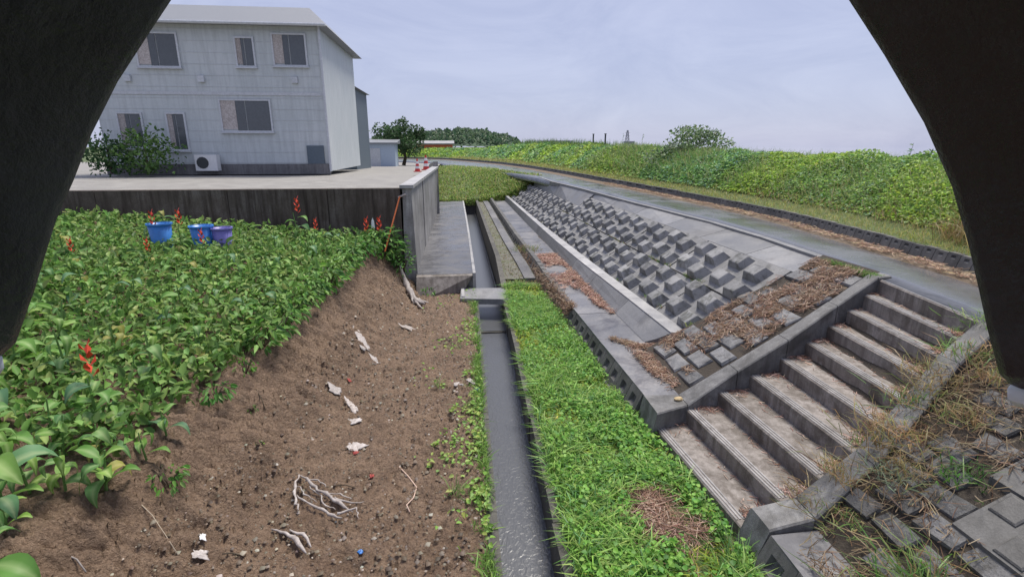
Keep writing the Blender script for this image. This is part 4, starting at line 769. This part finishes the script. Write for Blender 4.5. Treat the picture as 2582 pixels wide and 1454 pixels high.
canna('tall blue green canna in the bottom left corner', (-3.35, 3.55, zz(-3.35, 3.55)), 9, 1.25, False, None, .9)
canna('canna with a red flower spike at the left picture edge', (-3.9, 4.2, zz(-3.9, 4.2)), 7, 1.15, True, None, 1.0)
canna('canna with overlapping leaves cut off by the bottom left picture corner', (-3.05, 3.05, zz(-3.05, 3.05)), 7, 1.0, False, None, .6)
def leafy(label, c, n, r, h, size, cols, group=None):
    t_ = thing('leafy_weed', label, 'weed', c, group); st = MB()
    for k in range(6):
        a = random.uniform(0, 6.28); st.tube([c, (c[0]+r*.5*math.cos(a), c[1]+r*.5*math.sin(a), c[2]+h*.6), (c[0]+r*.9*math.cos(a), c[1]+r*.9*math.sin(a), c[2]+h*random.uniform(.6, 1))], [.008, .006, .003], 4)
    st.build('stem', M_bark, t_)
    q = rng.normal(size=(n, 3)); q = unit(q)*rng.uniform(.2, 1, (n, 1))**.4*np.array([r, r, h*.55]); q[:, 2] += h*.5
    D = q.copy(); D[:, 2] = D[:, 2]*.2-.1; D += rng.normal(size=(n, 3))*.25*r; L = size*rng.uniform(.6, 1.3, n)
    link('foliage', leaves_mesh('foliage', q, D, rng.normal(size=(n, 3))*.4+np.array([0, -.3, 1.]), L, L*.42, pick(cols, n, None, .3), M_leaf, .2, .3), None, t_)
LG = [(.12, .29, .05), (.17, .36, .07), (.08, .2, .05), (.24, .42, .12)]
for k, y in enumerate([6.6, 7.0, 7.5, 8.0, 8.5, 9.0, 9.5, 10.0, 10.5, 11.0, 11.5, 12.0]):
    x = Xcre(y)-.02+random.uniform(-.08, .06); leafy('bright green leafy weed fringing the crest of the muddy bank', (x, y, zz(x, y)), 70+int(3*y), .22+.006*y, .24+.012*y, .115, LG, 'leafy weeds along the bank crest')
leafy('dense leafy weed against the stained wall with red flowers', (-1.75, 11.9, zz(-1.75, 11.9)), 170, .42, .75, .15, LG)
leafy('leafy weed trailing down the bank beside the driftwood root', (-1.35, 12.05, zz(-1.35, 12.05)), 130, .3, .7, .09, LG)
leafy('bushy weed growing up the near end of the stained wall', (-1.5, 12.2, zz(-1.5, 12.2)), 150, .3, .95, .1, LG); leafy('low weed tangle in front of the apron face', (-.75, 12.05, 0.), 70, .25, .22, .07, LG)
for k, (x, y, lb) in enumerate([(-2.6, 6.05, 'small leafy weed hanging on the bank below the crest'), (-2.72, 5.5, 'dark grassy weed at the bank edge'), (-2.4, 5.6, 'tiny weed rooted in the bare bank face'), (-2.62, 4.25, 'round leaved weed under the drooping canna'), (-2.2, 5.2, 'pale seedling alone on the muddy slope')]):
    leafy(lb, (x, y, zz(x, y)), [50, 60, 14, 60, 10][k], [.14, .18, .07, .16, .06][k], [.2, .16, .08, .2, .07][k], [.07, .08, .04, .06, .04][k], LG)
for k, (y, dx) in enumerate([(11.9, -.32), (12.0, -.05)]):
    t_ = thing('red_flower', ['red canna flower spike by the leaning orange pole', 'small red flower cluster by the wall'][k], 'flower', (-1.75+dx, y, 1.5)); inst('stem', STEM, t_, Matrix.Translation((0, 0, -.6))); inst('flower', FLOW, t_, Matrix.Scale(1.4, 4))
n = 26000; y = 4.2+8*rng.uniform(0, 1, n)**.9; x = Xcre(y)-.02-7.5*rng.uniform(0, 1, n)**1.1; k = x > -.75*y-1.8; x, y = x[k], y[k]; n = len(x); P = np.stack([x, y, zbank(x, y)+rng.uniform(0, .3, n)], 1)
D = rng.normal(size=(n, 3)); L = rng.uniform(.06, .16, n)
tag(link('undergrowth', leaves_mesh('undergrowth', P, D, rng.normal(size=(n, 3))*.5+np.array([0, -.2, 1.]), L, L*.5, pick([(.15, .3, .07), (.2, .36, .1), (.1, .2, .05), (.27, .38, .12)], n), M_leaf), None), 'low green undergrowth between the cannas', 'undergrowth', kind='stuff')

# ------------------------------------------------------------------ debris on the mud
def rag(label, c, sx_, sy_, m_, rz=0, name='rag', h=.05, n=9):
    t_ = MB(); ph = random.uniform(0, 9)
    rows = []
    for i in range(n):
        r_ = []
        for j in range(n):
            u, v = i/(n-1)-.5, j/(n-1)-.5; e = 1+.16*math.sin(3*math.atan2(v, u+1e-6)+ph)+.1*math.sin(8*math.atan2(v, u+1e-6)+2*ph)
            X_, Y_ = u*sx_*e, v*sy_*e; a = X_*math.cos(rz)-Y_*math.sin(rz); b = X_*math.sin(rz)+Y_*math.cos(rz)
            r_.append((c[0]+a, c[1]+b, zz(c[0]+a, c[1]+b)+.012+h*abs(math.sin(11*u+ph)*math.cos(9*v+2*ph))*(1-1.6*max(abs(u), abs(v)))))
        rows.append(r_)
    t_.loft(rows); ob_ = t_.build(name, m_, None, True); tag(ob_, label, 'rag' if name == 'rag' else name.replace('_', ' '))
    sm = ob_.modifiers.new('thickness', 'SOLIDIFY'); sm.thickness = .004; return ob_
rag('long crumpled white rag on the muddy slope', (-1.66, 8.3), .16, .42, M_rag, .5)
rag('small pale rag just below the long white rag', (-1.42, 8.0), .1, .2, M_rag, .4)
rag('grey crumpled rag halfway down the muddy slope', (-1.76, 6.72), .15, .16, M_rag, .2)
rag('white rag with a red mark on the mud', (-1.27, 5.5), .16, .2, M_rag, 1.0, h=.08); rag('red cloth scrap touching the white rag', (-1.24, 5.36), .06, .04, M_scrapred, .3)
rag('bright red scrap lying on the soil', (-.99, 4.9), .04, .045, M_scrapred, .2, 'scrap'); rag('tiny red scrap high on the muddy slope', (-1.64, 7.1), .045, .05, M_scrapred, .7, 'scrap')
rag('small blue plastic scrap on the soil', (-.92, 3.82), .038, .04, M_blue, .6, 'scrap'); rag('white paper scrap low on the muddy bank', (-2.21, 3.8), .1, .07, M_rag, .4, 'scrap'); rag('tiny white scrap above the paper scrap', (-2.25, 3.95), .04, .05, M_white, .4, 'scrap')
rag('crumpled white wrapper at the ditch rim', (.13, 7.1), .07, .2, M_rag, .5, 'wrapper'); rag('blue and grey wrapper at the ditch rim', (.22, 6.8), .06, .12, M_blue, .3, 'wrapper'); rag('single white wrapper lying out on the soil', (-.07, 7.03), .12, .1, M_rag, .3, 'wrapper')
rag('twisted grey rag at the toe of the slope', (-1.5, 6.5), .08, .4, M_wood, .5, h=.04); rag('muddy rag among twigs at the slope foot', (-1.38, 6.1), .14, .12, M_rag, .5, h=.04); rag('pale rag under the big root high on the slope', (-1.02, 9.6), .12, .4, M_wood, .7, h=.05)
def gnarl(pts, ra, k=4, v=.35):
    P_ = []; Q_ = []
    for i in range(len(pts)-1):
        for j in range(k):
            f = j/k; a, b = pts[i], pts[i+1]; P_.append(tuple(a[q]*(1-f)+b[q]*f+random.uniform(-1, 1)*(.013 if q < 2 else .007) for q in range(3))); Q_.append((ra[i]*(1-f)+ra[i+1]*f)*random.uniform(1-v, 1+v))
    P_.append(pts[-1]); Q_.append(ra[-1]*.6); return P_, Q_
def branch(label, pts, rad, name='driftwood', cat='driftwood', m_=None, seg=6):
    P_ = [(x, y, zz(x, y)+z) for x, y, z in pts]; ob_ = MB().tube(P_, rad, seg).build(name, m_ or M_wood, None, True); return tag(ob_, label, cat)
t_ = thing('driftwood', 'tangled bleached roots and bark on the mud in the foreground', 'driftwood', (-1.45, 4.55, 0))
for pts, ra in [([(-1.75, 4.98, .02), (-1.62, 4.82, .05), (-1.5, 4.68, .04), (-1.35, 4.55, .06), (-1.2, 4.42, .03), (-1.08, 4.33, .02)], [.014, .022, .025, .03, .025, .012]), ([(-1.76, 4.95, .03), (-1.72, 4.7, .05), (-1.66, 4.5, .05), (-1.6, 4.4, .02)], [.015, .024, .02, .01]), ([(-1.68, 4.62, .03), (-1.5, 4.45, .05), (-1.32, 4.3, .06), (-1.16, 4.24, .03)], [.012, .02, .026, .014]), ([(-1.3, 4.52, .05), (-1.1, 4.44, .04), (-.95, 4.46, .02)], [.015, .012, .006]), ([(-1.22, 4.3, .04), (-1.05, 4.34, .05), (-1.0, 4.22, .02)], [.02, .015, .006]), ([(-1.65, 4.85, .04), (-1.52, 4.84, .03), (-1.42, 4.72, .03)], [.012, .016, .008]), ([(-1.6, 4.75, .03), (-1.45, 4.62, .02), (-1.38, 4.45, .04), (-1.25, 4.38, .02)], [.01, .013, .012, .006]), ([(-1.72, 4.8, .02), (-1.6, 4.6, .05), (-1.45, 4.5, .02)], [.008, .012, .006]), ([(-1.4, 4.6, .05), (-1.25, 4.6, .03), (-1.12, 4.52, .02)], [.01, .01, .004])]:
    MB().tube(*gnarl([(x, y, zz(x, y)+z+.015) for x, y, z in pts], [q*.62 for q in ra]), 6).build('root', M_wood, t_, True)
t_ = thing('driftwood', 'flat split piece of driftwood near the bottom edge', 'driftwood', (-1.55, 4, 0))
for pts, ra in [([(-1.78, 4.2, .02), (-1.62, 4.1, .03), (-1.5, 3.98, .05), (-1.38, 3.84, .03)], [.01, .018, .034, .016]), ([(-1.6, 4.14, .03), (-1.46, 4.06, .05), (-1.36, 3.92, .02)], [.01, .022, .012])]:
    MB().tube(*gnarl([(x, y, zz(x, y)+z) for x, y, z in pts], [q*.75 for q in ra], 3, .12), 6).build('splinter', M_wood, t_, True)
t_ = thing('driftwood', 'pale forked root stump leaning on the bank beside the wall', 'driftwood', (-1.1, 11.4, 0))
for pts, ra in [([(-1.38, 12.05, .25), (-1.28, 11.8, .12), (-1.15, 11.5, .07), (-.98, 11.2, .06), (-.78, 11.05, .05)], [.03, .06, .08, .06, .02]), ([(-1.3, 11.95, .1), (-1.15, 11.45, .1), (-1.02, 11.05, .03)], [.03, .05, .02]), ([(-1.02, 11.25, .06), (-.85, 11.25, .05), (-.7, 11.2, .03)], [.05, .03, .01]), ([(-1.0, 11.2, .05), (-.9, 10.95, .04), (-.82, 10.8, .02)], [.04, .025, .01])]:
    MB().tube(*gnarl([(x, y, zz(x, y)+z) for x, y, z in pts], ra), 7).build('root', M_wood, t_, True)
branch('pale cord lying in a curve on the soil', [(-.72, 5.05, .012), (-.6, 4.85, .02), (-.5, 4.66, .018), (-.52, 4.5, .016), (-.58, 4.4, .016), (-.54, 4.3, .012)], .006, 'cord', 'cord', plain('cord_fibre', (.55, .4, .32), .7))
branch('thin pale vine running down the muddy bank', [(-2.75, 4.0, .01), (-2.6, 3.93, .02), (-2.45, 3.82, .01), (-2.33, 3.72, .02)], .004, 'vine', 'vine', plain('vine_fibre', (.4, .33, .25), .7))
for k, (a, b, lb) in enumerate([((-2.08, 3.88), (-1.95, 3.9), 'short dark twig low on the bank'), ((-1.2, 6.2), (-1.08, 6.25), 'dark twig at the foot of the slope'), ((-1.35, 4.78), (-1.12, 4.72), 'thin black twig above the tangled roots'), ((-2.45, 5.9), (-2.3, 5.7), 'thin twig on the upper bank face'), ((-2.85, 3.35), (-2.7, 3.3), 'pale twig at the bottom left of the bank')]):
    branch(lb, [(a[0], a[1], .015), ((a[0]+b[0])/2, (a[1]+b[1])/2+.02, .025), (b[0], b[1], .012)], .006, 'twig', 'twig', M_bark if k != 4 else M_wood)
t_ = thing('pole', 'orange pole leaning against the stained wall among the weeds', 'pole', (-1.55, 11.85, 1.2)); MB().tube([(-1.68, 11.8, 1.1), (-1.34, 12.36, 2.28)], .018, 7).build('shaft', M_orange, t_); MB().tube([(-1.38, 12.38, 2.26), (-1.2, 12.36, 2.33)], .022, 6).build('crossbar', M_wood, t_)
t_ = thing('garden_trowel', 'white bladed garden tool stuck upright by the red flowers', 'tool', (-1.92, 11.9, 1.35)); MB().tube([(-1.92, 11.9, 1.2), (-1.92, 11.9, 1.62)], .012, 6).build('handle', M_bark, t_)
MB().add([(-1.96, 11.9, 1.62), (-1.88, 11.9, 1.62), (-1.89, 11.9, 1.78), (-1.92, 11.9, 1.86), (-1.95, 11.9, 1.78), (-1.92, 11.88, 1.66)], [(0, 1, 5), (1, 2, 5), (2, 3, 5), (3, 4, 5), (4, 0, 5)]).build('blade', M_white, t_)

# ------------------------------------------------------------------ yard: cones, house, shed, tubs
def cone(label, c, h):
    t_ = thing('traffic_cone', label, 'cone', c, None); mr_, mw_ = M_red, M_white
    MB().box((c[0]-h*.3, c[1]-h*.3, c[2]), (c[0]+h*.3, c[1]+h*.3, c[2]+h*.06)).build('base', mr_, t_)
    for k in range(5):
        z0, z1 = .06+.188*k, .06+.188*(k+1); f_ = lambda z: h*(.22-.17*z)
        MB().loft([[(c[0]+f_(z)*math.cos(a), c[1]+f_(z)*math.sin(a), c[2]+z*h) for a in [2*math.pi*q/12 for q in range(12)]] for z in (z0, z1)], True).build('stripe', mr_ if k % 2 == 0 else mw_, t_)
cone('red and white striped cone on the end of the yard wall', (-1.3, 22.9, 2.44), .62); cone('second striped cone half hidden behind the wall coping', (-1.55, 21.3, 2.44), .5)
h = thing('house', 'pale grey two storey house standing on the yard', 'house', (-9, 22, 2.44))
wl = MB(); x0, x1, yf, yb_, z0, z1 = -13.4, -5.1, 22.0, 29.0, 2.44, 7.75
wl.box((x0, yf, z0), (x1, yb_, z1)); wl.build('wall', M_siding, h)
for k in range(13): MB().box((x0-.012, yf-.012, z0+.35+.4*k), (x1+.012, yf, z0+.362+.4*k)).build('siding_joint', M_trim, h)
MB().box((x0-.05, yf-.06, z0-.1), (x1+.05, yf-.014, z0+.3)).build('plinth', M_conc, h)
rf = MB().hexa([(x0-.4, yf-.4, z1+.004), (x1+.4, yf-.4, z1+.004), (x1+.4, yb_+.4, z1+.004), (x0-.4, yb_+.4, z1+.004)], [(x0+.6, yf+1.6, z1+1.0), (x1-.6, yf+1.6, z1+1.0), (x1-.6, yb_-1.6, z1+1.0), (x0+.6, yb_-1.6, z1+1.0)]).build('roof', M_roof, h)
MB().tube([(x0-.4, yf-.42, z1), (x1+.4, yf-.42, z1)], .06, 8).build('gutter', M_trim, rf)
for (a, b, c, e) in [(-10.95, -10.35, 3.3, 4.6), (-8.95, -7.15, 4.0, 5.1), (-6.75, -5.6, 6.4, 7.45), (-8.1, -7.5, 6.35, 7.3), (-11.6, -10.2, 6.3, 7.4), (-12.7, -11.9, 3.4, 4.6)]:
    w_ = MB(); f_ = .06
    for q in ((a-f_, c-f_, b+f_, c), (a-f_, e, b+f_, e+f_), (a-f_, c, a, e), (b, c, b+f_, e)): w_.box((q[0], yf-.06, q[1]), (q[2], yf-.013, q[3]))
    wo = w_.build('window', M_trim, h); MB().box((a-.1, yf-.12, c-.1), (b+.1, yf-.013, c-.062)).build('sill', M_trim, wo); MB().box((a, yf-.026, c+.05), (a+(b-a)*.3, yf-.0135, e)).build('curtain', M_rag, wo)
    MB().box((a+(b-a)*.3+.01, yf-.03, c), ((a+b)/2-.02, yf-.014, e)).build('pane', M_glass, wo); MB().box(((a+b)/2+.02, yf-.035, c), (b, yf-.016, e)).build('pane', M_glass, wo)
MB().tube([(x1+.07, yf-.1, z0), (x1+.07, yf-.1, z1)], .05, 8).build('downpipe', M_trim, h)
for k, xv in enumerate((-9.6, -6.2, -12.2)): MB().box((xv, yf-.12, 5.75), (xv+.22, yf-.013, 5.97)).build('vent_hood', M_trim, h)
MB().box((x0-.02, yf-.03, 5.3), (x1+.02, yf-.013, 5.42)).build('storey_band', M_trim, h)
ac = thing('air_conditioner', 'white air conditioner unit standing against the house wall', 'air conditioner', (-9.6, 21.6, 2.44)); MB().box((-10.0, 21.55, 2.5), (-9.2, 21.87, 3.1)).build('case', M_white, ac); MB().tube([(-9.72, 21.555, 2.8), (-9.72, 21.535, 2.8)], .22, 14).build('grille', M_dark, ac)
MB().box((-5.9, yf-.07, z0+.3), (-5.25, yf-.013, z0+1.0)).build('meter_box', M_slate, h)
s_ = thing('neighbour_house', 'narrow slate blue house end behind the pale house', 'house', (-6.4, 31, 2.44))
MB().box((-8.5, 31, 1.9), (-5.65, 36, 6.6)).build('wall', M_slate, s_); MB().hexa([(-8.7, 30.7, 6.604), (-5.45, 30.7, 6.604), (-5.45, 36.2, 6.604), (-8.7, 36.2, 6.604)], [(-7.3, 30.7, 7.3), (-6.8, 30.7, 7.3), (-6.8, 36.2, 7.3), (-7.3, 36.2, 7.3)]).build('roof', M_roof, s_)
MB().box((-6.7, 30.95, 4.2), (-6.0, 30.99, 5.2)).build('window', M_glass, s_)
sh = thing('storage_shed', 'low pale blue storage shed at the back of the yard', 'shed', (-6.2, 41, 2))
MB().box((-7.6, 41, 1.8), (-4.6, 43, 3.6)).build('wall', plain('pale_blue_sheet', (.42, .5, .6), .5), sh); MB().hexa([(-7.8, 40.8, 3.604), (-4.4, 40.8, 3.604), (-4.4, 43.2, 3.604), (-7.8, 43.2, 3.604)], [(-7.8, 40.8, 3.7), (-4.4, 40.8, 3.7), (-4.4, 43.2, 3.95), (-7.8, 43.2, 3.95)]).build('roof', M_roof, sh); MB().box((-6.6, 40.96, 1.85), (-5.7, 40.995, 3.3)).build('door', M_trim, sh)
def hedge(label, c, sx_, sy_, h_, n, cols):
    t_ = thing('shrub', label, 'bush', c); q = unit(rng.normal(size=(n, 3)))*rng.uniform(.3, 1, (n, 1))**.5*np.array([sx_, sy_, h_*.5]); q += .12*rng.normal(size=(n, 3))*h_; q[:, 2] = np.abs(q[:, 2]+h_*.5); L = rng.uniform(.08, .18, n)
    MB().tube([c, (c[0], c[1], c[2]+h_*.7)], [.05, .02], 6).build('trunk', M_bark, t_)
    link('crown', leaves_mesh('crown', q, rng.normal(size=(n, 3)), rng.normal(size=(n, 3))+np.array([0, 0, 1.]), L, L*.6, pick(cols, n, None, .35), M_leaf), None, t_)
hedge('green shrub at the near corner of the pale house', (-11.2, 20.6, 2.44), .9, .7, 1.5, 900, [(.09, .18, .05), (.14, .25, .07)])
hedge('small shrub beside the house wall window', (-12.6, 20.8, 2.44), .7, .6, 1.3, 700, [(.07, .15, .05), (.12, .2, .08)])
def tub(label, c, r, h_, m_):
    t_ = thing('plastic_tub', label, 'tub', c); ring = lambda q, z: [(c[0]+q*math.cos(a), c[1]+q*math.sin(a), c[2]+z) for a in [2*math.pi*k/18 for k in range(18)]]
    MB().loft([ring(r*.8, 0), ring(r, h_), ring(r*.95, h_), ring(r*.76, .04)], True).build('body', m_, t_, True); MB().loft([ring(r, h_-.03), ring(r+.02, h_-.02), ring(r+.02, h_+.01), ring(r*.96, h_+.01)], True).build('rim', m_, t_)
tub('bright blue plastic tub among the plants in front of the wall', (-5.62, 10.35, zz(-5.62, 10.35)+.05), .2, .5, M_blue); tub('second blue plastic tub, nearer the purple one', (-4.95, 10.5, zz(-4.95, 10.5)+.05), .2, .48, plain('blue_tub', (.06, .22, .6), .35)); tub('purple plastic tub beside the blue ones', (-4.6, 10.55, zz(-4.6, 10.55)+.05), .18, .46, plain('purple_tub', (.2, .18, .5), .4))
# ------------------------------------------------------------------ far things
hillp = lambda x: I(x, [-70, -45, -20, 0, 12, 25, 38, 46, 52, 75], [9, 12, 14.5, 16.2, 16.5, 14.5, 12, 9.5, 6, 3])+.7*np.sin(x*.35)+.5*np.sin(x*.83+1)
hl = MB(); rows = []
for j in range(9):
    yv = 380+12*j; rows.append([(x, yv, -1+(hillp(x))*math.sin(math.pi*(j+.5)/9)**.7) for x in np.linspace(-70, 75, 40)])
hl.loft(rows); tag(hl.build('hill', surf('wooded_hill', [(.03, .06, .035), (.06, .1, .055), (.1, .15, .09)], .25, (.8, 1), .6, .6, rand=0, bdist=1.0), None, True), kind='structure')
n = 5200; x = rng.uniform(-62, 62, n); y = rng.uniform(382, 440, n); j = (y-380)/12; z = -1+(hillp(x))*np.sin(np.pi*np.clip((j+.5)/9, 0, 1))**.7+rng.uniform(-1, 1.2, n)
D = rng.normal(size=(n, 3)); tag(link('forest', leaves_mesh('forest', np.stack([x, y, z], 1), D, rng.normal(size=(n, 3))+np.array([0, -.5, .8]), rng.uniform(1.4, 3, n), rng.uniform(1.4, 2.6, n), pick([(.05, .1, .06), (.08, .14, .08), (.11, .17, .1), (.14, .2, .13)], n), M_leaf), None), 'wood covering the distant low hill', 'forest', kind='stuff')
wh = thing('warehouse', 'long low warehouse with orange walls and grey roof beyond the levee', 'warehouse', (-2.6, 92, 2))
MB().box((-9, 90, 1), (-.6, 96, 3.75)).build('wall', plain('orange_cladding', (.5, .12, .05), .5), wh); MB().hexa([(-9.3, 89.7, 3.754), (-.3, 89.7, 3.754), (-.3, 96.3, 3.754), (-9.3, 96.3, 3.754)], [(-9.3, 89.7, 3.95), (-.3, 89.7, 3.95), (-.3, 93, 4.4), (-9.3, 93, 4.4)]).build('roof', M_pale, wh)
for k in range(5): MB().box((-8.2+1.6*k, 89.93, 2.6), (-7.2+1.6*k, 89.99, 3.3)).build('window', M_glass, wh)
py = thing('pylon', 'distant grey lattice pylon rising behind the levee', 'pylon', (196, 600, 0)); pb = MB()
for sx_ in (-1, 1):
    for sy_ in (-1, 1): pb.tube([(196+3*sx_, 600+3*sy_, -1), (196+.5*sx_, 600+.5*sy_, 21.5)], .35, 4)
for k in range(6):
    z = 2+3.2*k; r_ = 3-2.5*(z+1)/22.5; r2 = 3-2.5*(z+4.2)/22.5
    pb.tube([(196-r_, 600-r_, z), (196+r2, 600-r2, z+3.2)], .22, 4); pb.tube([(196+r_, 600-r_, z), (196-r2, 600-r2, z+3.2)], .22, 4)
pb.build('lattice', M_roof, py)
for z in (12, 15.5, 19): MB().tube([(196-3, 600, z), (196+3, 600, z)], .25, 4).build('crossarm', M_roof, py)
db = thing('substation_building', 'small grey building below the distant pylon', 'building', (199, 560, 0)); MB().box((181, 560, -1), (191, 566, 8.6)).build('wall', M_roof, db); MB().box((180.6, 559.6, 8.604), (191.4, 566.4, 9.2)).build('roof', M_pale, db); MB().box((183, 559.9, 6.2), (189, 559.97, 7.6)).build('window', M_glass, db)
db = thing('factory', 'distant long pale flat roofed building behind the levee', 'building', (57, 300, 0)); MB().box((48, 300, -1), (66, 310, 6.1)).build('wall', M_siding, db); MB().box((47.6, 299.6, 6.104), (66.4, 310.4, 6.7)).build('roof', M_roof, db); MB().box((49, 299.9, 4.6), (65, 299.97, 5.4)).build('window_band', M_glass, db)
# timber posts on the far crest
for k, (y, so) in enumerate([(33, 2.7), (36, 2.7)]):
    P, _ = levee_xyz(np.array([s_at(y)]), np.array([so])); p_ = P[0]; t_ = thing('post', ['thin marker post on the far levee crest, nearer one', 'thin marker post on the far levee crest, farther one'][k], 'post', tuple(p_)); MB().box((p_[0]-.04, p_[1]-.04, p_[2]-.1), (p_[0]+.04, p_[1]+.04, p_[2]+.95)).build('shaft', M_dark, t_); MB().box((p_[0]-.06, p_[1]-.06, p_[2]+.954), (p_[0]+.06, p_[1]+.06, p_[2]+1.0)).build('cap', M_dark, t_)

# ------------------------------------------------------------------ the camera's own black sun hood (a rigid shell round the lens)
CM = Matrix.Translation(CAM_LOC) @ Euler((math.pi/2 - CAM_PITCH, 0, -CAM_YAW)).to_matrix().to_4x4()
FD = .16
edge = [(-1.0, .14), (-.962, .105), (-.925, -.0), (-.885, -.13), (-.85, -.21), (-.815, -.3), (-.765, -.4), (-.70, -.5), (-.62, -.62), (-.45, -.8), (-.2, -.92), (0, -.95), (.25, -.9), (.46, -.78), (.59, -.65), (.653, -.559), (.722, -.452), (.799, -.321), (.853, -.198), (.886, -.082), (.905, .0), (.922, .079), (.945, .165), (.975, .195)]
hd = thing('camera_hood', 'black plastic sun hood arching round the lens at both picture sides', 'hood', tuple(CAM_LOC))
rows = []
def hp(x, y, dep, grow): return CM @ Vector((x*FD*grow, -y*FD*grow, -dep))
for dep, gr in ((FD, 1.0), (FD-.004, .992), (FD-.012, 1.012), (.1, 1.05), (.04, 1.08), (-.02, 1.1), (-.1, 1.1)): rows.append([hp(x, y, dep, gr) for x, y in edge])
outer = [[hp(x, y, dep, gr) for x, y in edge] for dep, gr in ((-.1, 1.13), (.1, 1.09), (FD, 1.035), (FD, 1.0))]
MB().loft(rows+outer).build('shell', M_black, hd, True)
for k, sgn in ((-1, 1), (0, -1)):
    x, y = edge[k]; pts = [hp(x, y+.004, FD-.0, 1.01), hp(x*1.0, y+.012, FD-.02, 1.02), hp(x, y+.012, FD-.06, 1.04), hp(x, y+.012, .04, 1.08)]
    MB().tube(pts, .0045, 8).build('glare_lip', M_glare, hd, True)  # pale tube modelled as the light glare at the hood's lower tip
for k in (5, 19):
    x, y = edge[k]; c = hp(x*1.06, y, FD-.03, 1.0); MB().tube([c, c+(CM.to_3x3() @ Vector((-.004 if x > 0 else .004, 0, 0)))], .002, 8).build('screw', M_roof, hd)
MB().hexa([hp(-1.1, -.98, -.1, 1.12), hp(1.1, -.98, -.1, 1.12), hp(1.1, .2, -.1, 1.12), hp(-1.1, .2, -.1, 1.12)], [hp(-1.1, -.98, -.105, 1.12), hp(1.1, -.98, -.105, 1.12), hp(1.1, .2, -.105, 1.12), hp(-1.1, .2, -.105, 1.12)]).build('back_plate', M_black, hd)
